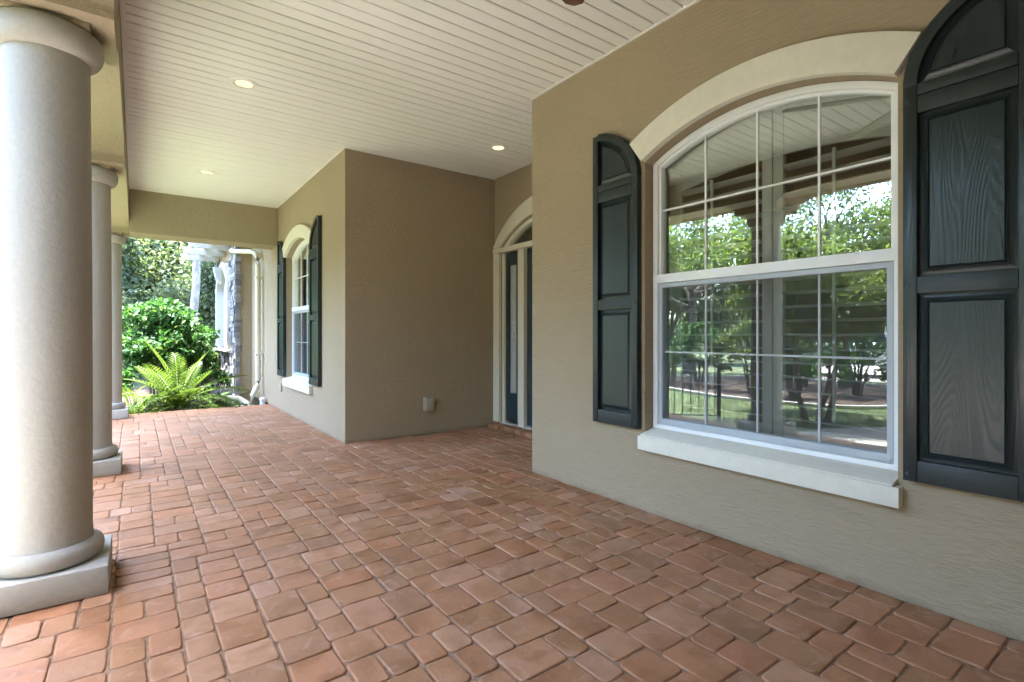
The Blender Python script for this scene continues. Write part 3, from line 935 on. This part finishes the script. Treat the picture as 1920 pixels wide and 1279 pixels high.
# ------------------------------------------------------------------ small fittings
def outlet(name, loc, rz, w, h, dp, label):
    t = empty(name, loc, label, 'outlet', None, rz)      # local: faces -Y
    MB().box((-w / 2, -dp * .5, 0), (w / 2, 0.002, h)).build('box', M_PLATE, t, True, 0.004)
    MB().box((-w / 2 + .006, -dp, .008), (w / 2 - .006, -dp * .5 - .001, h - .008)).build('cover', M_PLATE, t, True, 0.006)
    MB().box((-.012, -dp - .006, h - .02), (.012, -dp - .0005, h - .010)).build('latch', M_PLATE, t)
    return t
outlet('outlet_box', (2.597, YD - .001, .255), 0, .108, .150, .055, 'beige weatherproof outlet box on the dark brown wall')
outlet('outlet_box', (XF - .001, 7.93, .27), R(-90), .085, .13, .02, 'flat tan outlet cover low on the far pale wall')

def ceiling_light(x, y, label):
    t = empty('ceiling_light', (x, y, ZC), label, 'light', 'recessed ceiling lights')
    MB().ring([(.072, .0), (.074, -.008), (.092, -.007), (.097, -.0012), (.097, .001), (.072, .001)]).build('trim_ring', M_WHITE, t, True)
    MB().ring([(.0735, -.0060), (.060, -.0022), (.0595, -.0012), (.0735, -.0012)]).build('baffle', M_TRIMP, t, True)
    MB().lathe([(.0605, -.0018), (.060, -.0026), (.0, -.0034)], n=32).build('lamp', M_LAMP, t, True)
    ld = bpy.data.lights.new('lamp_light', 'SPOT')
    ld.energy = 0.15; ld.color = (1.0, 0.78, 0.52); ld.spot_size = R(150); ld.spot_blend = 1.0; ld.shadow_soft_size = .07
    lo = bpy.data.objects.new('lamp_light', ld); C.objects.link(lo); lo.parent = t; lo.location = (0, 0, -.02)
    return t
ceiling_light(.648, 4.274, 'lit recessed ceiling light above the middle of the porch, largest in view')
ceiling_light(.656, 6.86, 'lit recessed ceiling light farthest along the porch')
ceiling_light(2.918, 4.25, 'lit recessed ceiling light in front of the front door')

# ceiling fan, one blade tip in view
fan = empty('ceiling_fan', (1.22, 1.10, ZC), 'brown ceiling fan, only one blade tip showing at the top edge', 'fan')
MB().lathe([(.0, -.001), (.065, -.001), (.06, -.05), (.02, -.07)], n=24).build('canopy', M_FAN, fan, True)
MB().lathe([(.014, -.05), (.014, -.22)], n=12).build('downrod', M_FAN, fan, True)
MB().lathe([(.02, -.2), (.09, -.22), (.115, -.27), (.11, -.33), (.06, -.36), (.0, -.365)], n=32).build('motor', M_FAN, fan, True)
for k in range(5):
    ang = math.atan2(1.78 - 1.10, 1.635 - 1.22) + k * 2 * math.pi / 5
    pts = [(.16, -.045), (.25, -.06), (.60, -.068), (.805, -.055), (.835, -.02), (.835, .02), (.805, .055), (.60, .068), (.25, .06), (.16, .045)]
    b = MB().prism(pts, lambda u, v, w: (u, v, w + v * .18), -.308, -.300).build('blade', M_FAN, fan, True, 0.002)
    b.rotation_euler = (0, 0, ang)
    br = MB().box((.08, -.018, -.300), (.24, .018, -.293)).build('blade_arm', M_IRON, fan); br.rotation_euler = (0, 0, ang)

# downspout at the far corner
ds = empty('downspout', (XF - .075, 9.28, 0), 'cream metal downspout with elbows beside the far wall corner', 'pipe')
MB().tube([(-.26, 1.0, 2.56), (-.20, .90, 2.545), (-.05, .25, 2.47), (-.015, .08, 2.42), (0, .02, 2.33), (0, 0, 2.24), (0, 0, .33), (-.01, -.015, .26), (-.05, -.06, .20), (-.10, -.11, .10), (-.13, -.14, -.02), (-.14, -.15, -.19)], 0.04, 12, sq=None).build('pipe', M_PIPE, ds, True)
for zz in (2.0, .75):
    MB().box((-.046, -.046, zz), (.07, .046, zz + .025)).build('strap', M_PIPE, ds, True, 0.003)
MB().tube([(-.55, .35, .06), (-.25, .22, .04), (-.12, .10, -.06), (-.06, .02, -.16)], .045, 12).build('drain_pipe', M_PIPE, ds, True)
MB().lathe([(.04, -.2), (.04, .045), (.047, .047), (.047, .075), (.03, .083), (0, .084)], n=20).build('cleanout_cap', M_WHITE, ds, True).location = (.01, -.32, 0)

M_GPAINT = simple_noise_mat('toned_white_paint', (0.40, 0.385, 0.345), (0.48, 0.465, 0.42), 3, 0.6)  # whitish paint, base colour lowered against overexposure
# ------------------------------------------------------------------ garage wing beyond the porch: stone veneer, window niche, trellis
M_STONE = Mat('ledge_stone').set(None, 0.85, 0.3)
_g = M_STONE.n('ShaderNodeNewGeometry')
_c = M_STONE.ramp(_g.outputs['Random Per Island'], [(0, (0.11, 0.105, 0.11)), (.3, (0.20, 0.195, 0.205)), (.55, (0.29, 0.28, 0.285)), (.75, (0.18, 0.155, 0.14)), (.9, (0.34, 0.33, 0.33)), (1, (0.24, 0.19, 0.155))])
M_STONE.l(_c, M_STONE.b.inputs['Base Color'])
M_STONE.bump(M_STONE.noise(_g.outputs['Position'], 28, 5, .65), .8, .02)
GX, GY = 1.45, 10.3
gw = empty('garage_wing', (GX, GY, GZ), 'garage wing with grey ledge stone corner and white arched niche, beyond the far wall', 'building')
h_ = -GZ
MB().box((0.02, 0, 0), (5.0, .2, 3.35)).build('side_wall', M_WALL2, gw)
MB().box((0.2, 2.44, 0), (5.0, 2.62, 3.35)).build('side_wall', M_WALL2, gw)
def gwall():
    m = MB(); fn = lambda u, v, w: (w, u, v)
    m.prism([(.2, 0), (.72, 0), (.72, 3.35), (.2, 3.35)], fn, .02, .2)
    m.prism([(2.32, 0), (2.62, 0), (2.62, 3.35), (2.32, 3.35)], fn, .02, .2)
    m.prism([(.72, 0), (2.32, 0), (2.32, 1.0), (.72, 1.0)], fn, .02, .2)
    A = [(.72 + 1.6 * k / 16, arch_z(-.8 + 1.6 * k / 16, .8, 2.25, .42)) for k in range(17)]
    m.band(A, [(u, 3.35) for u, v in A], fn, .02, .2)
    m.build('front_wall', M_WALL2, gw)
gwall()
fo = [(.64, 1.0)] + [(1.52 - .88 + 1.76 * k / 20, arch_z(-.88 + 1.76 * k / 20, .88, 2.26, .47)) for k in range(21)] + [(2.40, 1.0)]
fi = [(.80, 1.0)] + [(1.52 - .72 + 1.44 * k / 20, arch_z(-.72 + 1.44 * k / 20, .72, 2.20, .38)) for k in range(21)] + [(2.24, 1.0)]
MB().band(fo, fi, FN, -.075, .10).build('niche_trim', M_GPAINT, gw, True)
MB().prism(fi, FN, .06, .09).build('niche_panel', M_GPAINT, gw)
MB().box((-.10, .58, .955), (.1, 2.46, 1.0)).build('stone_sill', M_EDGE, gw, True, .008)
MB().prism([(-.078, 2.30), (-.078, 2.62), (-.21, 2.62), (-.17, 2.42)], lambda u, v, w: (u, w, v), 1.42, 1.62).build('keystone', M_GPAINT, gw)
sm = MB(); sr = random.Random(5)
def stones(y0, y1, z0, z1):
    z = z0
    while z < z1 - .01:
        hh = min(sr.choice((.045, .06, .08, .1)), z1 - z)
        y = y0
        while y < y1 - .01:
            ww = min(sr.uniform(.12, .34), y1 - y)
            if y1 - (y + ww) < .06: ww = y1 - y
            pd = sr.uniform(.025, .065)
            sm.box((-pd, y + .003, z + .003), (.022, y + ww - .003, z + hh - .003))
            y += ww
        z += hh
stones(0.0, 2.6, 0, .95)
stones(0.0, .60, .95, 3.1)
stones(2.46, 2.6, .95, 2.9)
# return of the stone on the side that faces the porch
z = 0
while z < 3.1:
    hh = sr.choice((.045, .06, .08, .1)); pd = sr.uniform(.012, .035)
    sm.box((-.03, -pd, z + .003), (sr.uniform(.04, .075), .02, z + hh - .003))
    z += hh
tag(sm.build('ledge_stones', M_STONE.m, gw), kind='stuff')
MB().box((-.35, -.4, 3.35), (5.2, 2.95, 3.42)).build('eave', M_TRIMP, gw)
MB().add([(-.40, -.45, 3.42), (5.3, -.45, 3.42), (5.3, 3.0, 3.42), (-.40, 3.0, 3.42), (1.3, 1.25, 4.6), (4.0, 1.25, 4.6)], [(0, 1, 5, 4), (1, 2, 5), (2, 3, 4, 5), (3, 0, 4)]).build('roof', M_ROOF, gw)

tl = empty('garage_trellis', (GX, GY, GZ + .13), 'white timber trellis with chamfered beam ends projecting from the garage wing', 'trellis')
def tbeam(y, z, x0=-.70, w=.06, hgt=.13):
    MB().prism([(x0 + .09, z), (0.0, z), (0.0, z + hgt), (x0, z + hgt), (x0, z + hgt * .55)], lambda u, v, q: (u, q, v), y, y + w).build('beam', M_GPAINT, tl, True, .004)
tbeam(.55, 2.72); tbeam(1.5, 2.72); tbeam(2.45, 2.72)
for xx in (-.60, -.38, -.16):
    MB().prism([(.30, 2.86), (2.75, 2.86), (2.80, 2.95), (.22, 2.95), (.22, 2.91)], lambda u, v, q: (q, u, v), xx, xx + .055).build('purlin', M_GPAINT, tl, True, .004)

# ------------------------------------------------------------------ planting
npr = np.random.default_rng(11)
def leaves(cent, axis, norm, L, Wd, fold=0.25):
    """diamond leaves with a fold; arrays (n,3)"""
    a = axis / (np.linalg.norm(axis, axis=1, keepdims=True) + 1e-9)
    side = np.cross(a, norm); side /= (np.linalg.norm(side, axis=1, keepdims=True) + 1e-9)
    nn = np.cross(side, a)
    L = L[:, None]; Wd = Wd[:, None]
    p0 = cent - a * L * .5
    p2 = cent + a * L * .5 - nn * L * .12
    p1 = cent + side * Wd * .5 + nn * Wd * fold - a * L * .06
    p3 = cent - side * Wd * .5 + nn * Wd * fold - a * L * .06
    V = np.stack([p0, p1, p2, p3], axis=1).reshape(-1, 3)
    n = len(cent); b = np.arange(n)[:, None] * 4
    F = np.concatenate([b + np.array([[0, 1, 2]]), b + np.array([[0, 2, 3]])], axis=1).reshape(-1, 3)
    return V, F
def clump_cloud(clumps, per, lsize, spread, up=0.5):
    """clumps: list of (center, radius)"""
    cs = []; ax = []; nm = []
    for c, r in clumps:
        n = max(6, int(per * (r / spread) ** 1.6))
        d = npr.normal(size=(n, 3)); d /= np.linalg.norm(d, axis=1, keepdims=True)
        rad = r * npr.random(n) ** 0.45
        p = np.asarray(c) + d * rad[:, None] * np.array([1, 1, .75])
        cs.append(p)
        nrm = d * .6 + np.array([0, 0, up]) + npr.normal(size=(n, 3)) * .45
        nm.append(nrm)
        ax.append(d + npr.normal(size=(n, 3)) * .7 + np.array([0, 0, -.15]))
    cs = np.concatenate(cs); ax = np.concatenate(ax); nm = np.concatenate(nm)
    n = len(cs)
    L = lsize * npr.uniform(.65, 1.35, n)
    return leaves(cs, ax, nm, L, L * npr.uniform(.42, .62, n))

def tree_proto(seed, height, trunk_h, crown_r, lsize, nlimb, per, spread, leafmat, barkmat, trunk_r=.16, multi=1, squash=.75):
    """mesh pair (trunk, crown) at origin"""
    r = random.Random(seed)
    m = MB(); tips = []
    def limb(p, d, length, rad, depth):
        pts = [p]; rr = [rad]; q = Vector(p); dd = Vector(d).normalized()
        n = 5
        for k in range(n):
            dd = (dd + Vector((r.uniform(-.25, .25), r.uniform(-.25, .25), r.uniform(-.05, .16)))).normalized()
            q = q + dd * (length / n)
            pts.append(tuple(q)); rr.append(rad * (1 - .62 * (k + 1) / n))
            if depth < 2 and k >= 1:
                for _ in range(2 if depth == 0 else 1):
                    nd = (dd * .6 + Vector((r.uniform(-1, 1), r.uniform(-1, 1), r.uniform(-.2, .6)))).normalized()
                    if r.random() < .8: limb(tuple(q), nd, length * r.uniform(.4, .62), rr[-1] * .6, depth + 1)
            if depth >= 1 and k >= 2: tips.append(tuple(q))
        tips.append(tuple(q))
        m.tube(pts, rr, 7 if depth == 0 else 5)
    for s in range(multi):
        lean = Vector((r.uniform(-.12, .12), r.uniform(-.12, .12), 1)) if multi == 1 else Vector((math.cos(s * 6.28 / multi) * .28, math.sin(s * 6.28 / multi) * .28, 1))
        base = Vector((0, 0, -.15)) if multi == 1 else Vector((math.cos(s * 6.28 / multi) * .12, math.sin(s * 6.28 / multi) * .12, -.1))
        pts = []; rr = []
        for k in range(7):
            f = k / 6
            pts.append(tuple(base + lean * (trunk_h * f) + Vector((r.uniform(-.06, .06), r.uniform(-.06, .06), 0)) * (k > 0)))
            rr.append(trunk_r * (1.35 - .35 * min(1, f * 5)) * (1 - .35 * f))
        m.tube(pts, rr, 10)
        top = Vector(pts[-1])
        for k in range(nlimb):
            az = 6.283 * k / nlimb + r.uniform(-.4, .4)
            el = r.uniform(.15, 1.1)
            d = Vector((math.cos(az) * math.cos(el), math.sin(az) * math.cos(el), math.sin(el)))
            st_ = top - lean * (trunk_h * r.uniform(0, .25))
            limb(tuple(st_), d, crown_r * r.uniform(.75, 1.05), rr[-1] * .75, 0)
    H = height
    cl = []
    for p in tips:
        cl.append((p, spread * r.uniform(.55, 1.25)))
    tm = m.mesh('trunk', barkmat, True)
    V, F = clump_cloud(cl, per, lsize, spread)
    cm_ = np_mesh('crown', V, F, leafmat)
    return tm, cm_
T_OAK = tree_proto(3, 8, 3.0, 3.3, .17, 6, 62, .75, M_LEAF_OAK, M_BARK, .20)
T_OAK2 = tree_proto(8, 7, 1.8, 3.0, .16, 7, 60, .75, M_LEAF_OAK, M_BARK, .18)
T_LIGHT = tree_proto(14, 6, 2.2, 2.3, .085, 6, 20, .38, M_LEAF_LIGHT, M_BARK, .12)
T_MYRTLE = tree_proto(19, 4, 1.5, 1.2, .075, 3, 26, .30, M_LEAF_LIGHT, M_BARK, .045, 4)
T_PALE = tree_proto(27, 9, 5.2, 2.4, .15, 6, 50, .6, M_LEAF_LIGHT, M_PALEBARK, .105)
tn = {}
def tree(proto, x, y, sc, rz, label, group=None, name='tree'):
    t = empty(name, (x, y, GZ), label, 'tree', group, R(rz))
    t.scale = (sc, sc, sc)
    link('trunk', proto[0], t); link('crown', proto[1], t)
    return t
G1 = 'trees beyond the far end of the porch'
L1 = 'dense grey-green tree in the woodland beyond the far shrub'
for (pt, x, y, s, rz) in ((T_OAK2, 0.6, 19.5, 1.0, 10), (T_OAK2, 3.6, 21.0, 1.15, 80), (T_OAK, -2.6, 21.5, 1.1, 140), (T_OAK, 1.4, 25.5, 1.3, 200),
                          (T_OAK2, -1.2, 27.5, 1.4, 260), (T_OAK, 5.0, 27.0, 1.35, 320), (T_OAK2, 2.2, 16.9, .62, 45), (T_OAK2, -5.5, 19.0, 1.05, 30)):
    tree(pt, x, y, s, rz, L1, G1, 'oak_tree')
tree(T_PALE, 1.06, 14.2, 1.0, 20, 'tree with a straight pale trunk standing behind the round shrub', None, 'pale_tree')
G2 = 'trees across the lawn mirrored in the window'
L2 = 'airy tree across the front lawn, mirrored in the large window'
for (pt, x, y, s, rz) in ((T_LIGHT, -8.6, 5.4, 1.25, 0), (T_LIGHT, -9.4, 10.4, 1.3, 130), (T_LIGHT, -14.5, 3.0, 1.4, 250),
                          (T_OAK2, -24, -1.5, 1.0, 20), (T_OAK2, -15, 15.5, 1.0, 75), (T_OAK, -8.5, 17.0, 1.1, 300), (T_OAK2, -25, 9.0, 1.1, 33)):
    tree(pt, x, y, s, rz, L2, G2, 'lawn_tree')
tree(T_OAK2, -6.4, -1.6, 1.0, 40, 'broad unseen oak beside the front walk, added to block light towards the entry wall', None, 'oak_tree')  # added out of view to hold back light from behind the camera
tree(T_OAK2, -3.3, -0.7, .72, 200, 'low dense unseen oak close to the porch, added to darken the entry wall', None, 'oak_tree')  # added out of view, cuts light slanting in to the entry wall
tree(T_OAK2, -10.2, -3.2, 1.2, 140, 'second broad unseen oak beyond the walk, added as a light blocker', None, 'oak_tree')  # added out of view, screens the sky on the camera side
tree(T_MYRTLE, -2.75, 3.55, .95, 15, 'small multi-stemmed tree beside the front walk, mirrored at the right of the window', None, 'crape_myrtle')

# distant wood closing the view
dw = []
for k in range(150):
    a = R(-100 + 160 * k / 150 + rnd.uniform(-1, 1))
    d = rnd.uniform(34, 44)
    for q in range(4):
        dw.append(((math.sin(a) * d + rnd.uniform(-1, 1), math.cos(a) * d + rnd.uniform(-1, 1), rnd.uniform(.2, 6.5 if a > R(-22) else 2.4), ), rnd.uniform(1.2, 2.4)))
V, F = clump_cloud(dw, 70, .42, 1.8)
tag(link('woodland', np_mesh('woodland', V, F, M_LEAF_OAK)), 'far belt of dark green woodland closing the garden', 'woodland', None, 'stuff')

def shrub(name, x, y, rx, rz_, lsize, n, mat, label, group=None, base=.15, seed=0):
    t = empty(name, (x, y, GZ), label, 'shrub', group)
    r = random.Random(seed)
    cl = []
    for k in range(n):
        a = r.uniform(0, 6.283); u = r.random() ** .5; zz = r.uniform(-.55, 1)
        rr = math.sqrt(max(0.05, 1 - max(zz, 0) ** 2)) * (1 if zz > 0 else 1 + zz * .5)
        cl.append(((math.cos(a) * rx * u * rr, math.sin(a) * rx * u * rr, base + rz_ * (.55 + .42 * zz)), rx * r.uniform(.18, .30)))
    V, F = clump_cloud(cl, 60, lsize, rx * .25, .8)
    link('foliage', np_mesh('foliage', V, F, mat), t)
    m = MB()
    for k in range(7):
        a = 6.283 * k / 7 + r.uniform(-.3, .3)
        m.tube([(math.cos(a) * .05, math.sin(a) * .05, -.05), (math.cos(a) * rx * .2, math.sin(a) * rx * .2, rz_ * .4), (math.cos(a) * rx * .5, math.sin(a) * rx * .5, rz_ * .85)], [.018, .014, .006], 6)
    m.build('stems', M_BARK, t, True)
    return t
shrub('broadleaf_shrub', 0.30, 11.2, .92, 1.75, .115, 130, M_LEAF_SHRUB, 'round bright green broad-leaved shrub behind the cycad fern', None, .1, 1)
shrub('low_shrub', 1.02, 12.4, .5, 1.0, .09, 26, M_LEAF_LIGHT, 'light green shrub between the pale trunk and the stone corner', None, .05, 2)
shrub('low_shrub', 1.0, 10.9, .45, .75, .07, 24, M_LEAF_SHRUB, 'small-leaved low shrub in front of the stone wall', None, .02, 3)
shrub('low_shrub', -.55, 10.2, .55, .9, .09, 26, M_LEAF_SHRUB, 'low leafy shrub just behind the farthest column', None, .0, 4)
shrub('woodland_shrub', -.5, 16.5, 1.5, 2.6, .15, 50, M_LEAF_OAK, 'grey-green undergrowth bush left of the pale trunk at the wood edge', None, .0, 5)
shrub('woodland_shrub', 1.9, 18.0, 1.5, 2.6, .15, 50, M_LEAF_OAK, 'grey-green undergrowth bush right of the pale trunk at the wood edge', None, .0, 6)
sg = 'shrubs in the lawn beds mirrored in the window'
for k, (x, y, rx, rz_, mt) in enumerate(((-5.2, 5.0, .7, 1.3, M_LEAF_SHRUB), (-5.8, 6.2, .8, 1.5, M_LEAF_LIGHT), (-6.6, 4.4, .8, 1.4, M_LEAF_SHRUB), (-5.9, 7.6, .8, 1.6, M_LEAF_SHRUB),
                                         (-7.8, 6.0, 1.0, 2.0, M_LEAF_LIGHT), (-6.0, 1.8, .55, 1.0, M_LEAF_SHRUB), (-6.7, 1.3, .8, 1.5, M_LEAF_LIGHT), (-8.0, 1.4, .9, 1.9, M_LEAF_SHRUB), (-6.2, 8.6, .7, 1.4, M_LEAF_SHRUB))):
    shrub('bed_shrub', x, y, rx, rz_, .10, 30, mt, 'leafy green shrub in a lawn bed, mirrored in the large window', sg, .0, 20 + k)
# red blossom on a small tree
t = empty('flowering_bush', (-7.6, 3.6, GZ), 'bush with red blossom across the lawn, mirrored in the window', 'bush')
cl = [((rnd.uniform(-.7, .7), rnd.uniform(-.7, .7), rnd.uniform(.6, 2.6)), .3) for k in range(30)]
V, F = clump_cloud(cl, 50, .09, .3); link('foliage', np_mesh('foliage', V, F, M_LEAF_SHRUB), t)
cl = [((rnd.uniform(-.7, .7), rnd.uniform(-.7, .7), rnd.uniform(2.0, 2.9)), .13) for k in range(14)]
V, F = clump_cloud(cl, 40, .06, .13); link('blossom', np_mesh('blossom', V, F, M_LEAF_RED), t)
MB().tube([(0, 0, -.1), (.03, 0, .8), (0, .05, 2.0)], [.05, .04, .02], 7).build('trunk', M_BARK, t, True)

# cycads (pinnate fronds, each frond a part)
def frond_mesh(L, arch, n, ll, lw, mat, droop=.25, tiltup=.35):
    cs = []; ax = []; nm = []; LL = []; WW = []
    pts = []
    for k in range(n + 1):
        f = k / n
        pts.append(np.array([L * math.sin(arch * f) / arch, 0, L * (1 - math.cos(arch * f)) / arch * -1]))
    for k in range(2, n + 1):
        f = k / n
        tdir = pts[k] - pts[k - 1]; tdir /= np.linalg.norm(tdir)
        up = np.array([-tdir[2], 0, tdir[0]])
        for s in (-1, 1):
            a = np.array([0, s, 0]) * .82 + tdir * (.42 + .4 * f) + up * (tiltup - droop * f)
            a /= np.linalg.norm(a)
            l = ll * (math.sin(math.pi * (.12 + .80 * f)) ** .7)
            cs.append(pts[k] + a * l * .5); ax.append(a); nm.append(up + tdir * .35); LL.append(l); WW.append(lw)
    V, F = leaves(np.array(cs), np.array(ax), np.array(nm), np.array(LL), np.array(WW), .12)
    k0 = len(V)
    m = MB(); m.tube([tuple(p) for p in pts[::2]], [.006 * (1 - .7 * i / (len(pts[::2]) - 1)) + .0015 for i in range(len(pts[::2]))], 5)
    me = bpy.data.meshes.new('frond')
    me.from_pydata([tuple(v) for v in V] + m.v, [], [tuple(f) for f in F] + [tuple(i + k0 for i in f) for f in m.f])
    me.materials.append(mat)
    return me
def cycad(name, x, y, zb, nfr, L, label, mat, els, azs=None, ll=.17, lw=.035, sc=1, seed=0, cat='fern', archs=(.55, .85, 1.15)):
    t = empty(name, (x, y, zb), label, cat)
    r = random.Random(seed)
    fm = [frond_mesh(L, a, 20, ll, lw, mat) for a in archs]
    for k in range(nfr):
        az = (azs[k] if azs else 360 * k / nfr + r.uniform(-14, 14)); el = els[k % len(els)] + r.uniform(-6, 6)
        o = link('frond', fm[k % len(fm)], t)
        o.matrix_local = Matrix.Rotation(R(az), 4, 'Z') @ Matrix.Rotation(R(-el), 4, 'Y') @ Matrix.Rotation(R(r.uniform(-18, 18)), 4, 'X') @ Matrix.Scale(r.uniform(.85, 1.12), 4)
    MB().lathe([(.0, -.2), (.06, -.18), (.055, .0), (.03, .03), (0, .035)], n=12).build('crown_base', M_BARK, t, True)
    return t
cycad('cycad_fern', .52, 9.52, GZ + .12, 24, 1.02, 'large yellow-green cycad fern with feathered fronds at the paving edge', M_LEAF_CYCAD, (80, 55, 32, 66, 20, 44), None, .20, .036, 1, 3)
M_DEAD = m_leaf('dead_frond', [(0, (0.11, 0.06, 0.03)), (1, (0.22, 0.13, 0.06))], .2)
big = [o for o in C.objects if o.name == 'cycad_fern'][0]
for az, el in ((205, 8), (300, 4), (160, 12)):
    o = link('frond', frond_mesh(.8, 1.0, 18, .14, .02, M_DEAD, .4, .0), big)
    tag(o, 'brown withered frond')
    o.matrix_local = Matrix.Rotation(R(az), 4, 'Z') @ Matrix.Rotation(R(-el), 4, 'Y')
cycad('cycad_fern', -.02, 9.30, GZ + .06, 16, .66, 'smaller cycad fern spilling beside the farthest column', M_LEAF_CYCAD, (50, 28, 66, 18, 38), None, .15, .028, 1, 5)
cycad('cycad_fern', 1.12, 9.75, GZ + .05, 10, .55, 'low dark cycad fern in front of the stone corner', M_LEAF_SHRUB, (45, 25, 60, 30), None, .12, .024, 1, 9)
cycad('pale_palmetto', 1.32, 13.6, GZ + .35, 22, 1.35, 'pale yellow spiky palmetto right of the pale trunk', M_LEAF_PALM, (70, 40, 55, 30, 62, 20), None, .26, .03, 1, 12, 'palm', (.4, .7, 1.0))
cycad('pale_palmetto', .80, 13.2, GZ + .55, 14, .9, 'pale spiky palmetto at the foot of the pale trunk', M_LEAF_PALM, (60, 40, 75, 25), None, .2, .025, 1, 14, 'palm', (.4, .7, 1.0))

# ground cover along the paving edge, and lawn blades
def blades(name, pts, h, mat, label, cat):
    P = np.array(pts); n = len(P)
    ax = npr.normal(size=(n, 3)) * np.array([.45, .45, .1]) + np.array([0, 0, 1])
    L = h * npr.uniform(.6, 1.3, n)
    V, F = leaves(P + np.stack([np.zeros(n), np.zeros(n), L * .4], 1), ax, npr.normal(size=(n, 3)), L, L * .14, .1)
    return tag(link(name, np_mesh(name, V, F, mat)), label, cat, None, 'stuff')
pts = []
while len(pts) < 26000:
    x = rnd.uniform(-10.3, -.75); y = rnd.uniform(-1.9, 12)
    dens = 1 if x > -5 else .5
    if rnd.random() > dens: continue
    def inpoly(poly):
        c = False; j = len(poly) - 1
        for i in range(len(poly)):
            if (poly[i][1] > y) != (poly[j][1] > y) and x < (poly[j][0] - poly[i][0]) * (y - poly[i][1]) / (poly[j][1] - poly[i][1]) + poly[i][0]: c = not c
            j = i
        return c
    if inpoly(bed_lawn) or inpoly(bed_right) or inpoly(walk) or inpoly(bed_far): continue
    pts.append((x, y, GZ))
blades('lawn_grass', pts, .055, M_GRASSB, 'short green lawn grass in front of the porch', 'grass')
gc = [((rnd.uniform(-.55, 1.5), rnd.uniform(8.93, 9.35), GZ + rnd.uniform(.02, .14)), rnd.uniform(.07, .13)) for k in range(60)]
V, F = clump_cloud(gc, 26, .055, .1, .9)
tag(link('ground_cover', np_mesh('ground_cover', V, F, M_LEAF_CYCAD)), 'low green ground cover along the far paving edge', 'ground cover', None, 'stuff')
# rocks by the downspout
for k, (x, y, s) in enumerate(((1.32, 9.15, .10), (1.12, 9.05, .07))):
    bm = bmesh.new(); bmesh.ops.create_icosphere(bm, subdivisions=2, radius=s)
    for v in bm.verts: v.co *= 1 + rnd.uniform(-.18, .18); v.co.z *= .7
    me = bpy.data.meshes.new('rock'); bm.to_mesh(me); bm.free(); me.materials.append(M_EDGE)
    o = link('rock', me); o.location = (x, y, GZ + s * .5 + .05)
    tag(o, ('grey rock', 'smaller grey rock')[k] + ' beside the drain pipe at the far wall corner', 'rock')

# ------------------------------------------------------------------ iron handrail by the entry steps and the parked car (both seen in the window)
hr = empty('handrail', (-.62, 4.75, GZ), 'black iron handrail outside the porch, mirrored at the left of the window', 'railing')
p0, p1 = Vector((0, 0, 1.12)), Vector((-.95, -.42, .82))
MB().tube([p0, p1, p1 + Vector((-.08, -.035, -.03))], .018, 8).build('top_rail', M_IRON, hr, True)
MB().tube([p0 - Vector((0, 0, .95)), p1 - Vector((0, 0, .72))], .012, 6).build('bottom_rail', M_IRON, hr, True)
for k in range(8):
    f = (k + .5) / 8; q = p0.lerp(p1, f); lo = (p0 - Vector((0, 0, .95))).lerp(p1 - Vector((0, 0, .72)), f)
    MB().tube([lo, q], .007, 6).build('baluster', M_IRON, hr, True)
for p in (p0, p1):
    MB().box((p.x - .022, p.y - .022, -.02), (p.x + .022, p.y + .022, p.z + .03)).build('post', M_IRON, hr, True, .004)

def car():
    t = empty('parked_car', (-12.6, 6.6, GZ + .02), 'white car parked on the driveway, mirrored in the window', 'car', None, R(70))
    prof = [(-2.2, .35), (-2.2, .75), (-2.05, .95), (-1.2, 1.03), (1.75, 1.03), (2.15, .92), (2.22, .6), (2.2, .35)]
    def body(pts, w0, w1, zt):
        rings = []
        for s, k in ((-1, 1.0), (-.9, 1.0), (.9, 1.0), (1, 1.0)):
            sh = .94 if abs(s) == 1 else 1.0
            rings.append([(x * (.985 if abs(s) == 1 else 1), s * w0, .35 + (z - .35) * sh) for x, z in pts])
        return MB().loft(rings)
    body(prof, .88, .88, 1).build('body', M_CAR, t, True, .03)
    cab = [(-1.25, 1.02), (-.55, 1.58), (1.35, 1.62), (1.9, 1.02)]
    rings = [[(x, s * (.80 if z < 1.1 else .64), z) for x, z in cab] for s in (-1, 1)]
    MB().loft(rings).build('cabin_glass', M_CARGLASS, t, True, .02)
    MB().box((-.52, -.64, 1.585), (1.34, .64, 1.645)).build('roof', M_CAR, t, True, .02)
    for s in (-1, 1):
        for xx in (-.62, .3, 1.36):
            MB().tube([(xx - .1 * (xx < 0), s * .80, 1.03), (xx, s * .655, 1.60)], .035, 6).build('pillar', M_CAR, t)
        for xx in (-1.38, 1.38):
            w = MB().lathe([(.2, -.1), (.31, -.1), (.335, -.06), (.335, .06), (.31, .1), (.2, .1)], n=28).build('wheel', M_TYRE, t, True)
            w.matrix_local = Matrix.Translation((xx, s * .80, .335)) @ Matrix.Rotation(R(90), 4, 'X')
            rm = MB().lathe([(.0, -.085), (.2, -.09), (.21, 0), (.2, .09), (.0, .085)], n=20).build('rim', M_CHROME, w, True)
        MB().box((-2.215, s * .62 - .16, .72), (-2.15, s * .62 + .16, .86)).build('headlight', M_CHROME, t, True, .02)
    MB().box((-2.225, -.4, .5), (-2.16, .4, .66)).build('grille', M_TYRE, t, True, .02)
car()
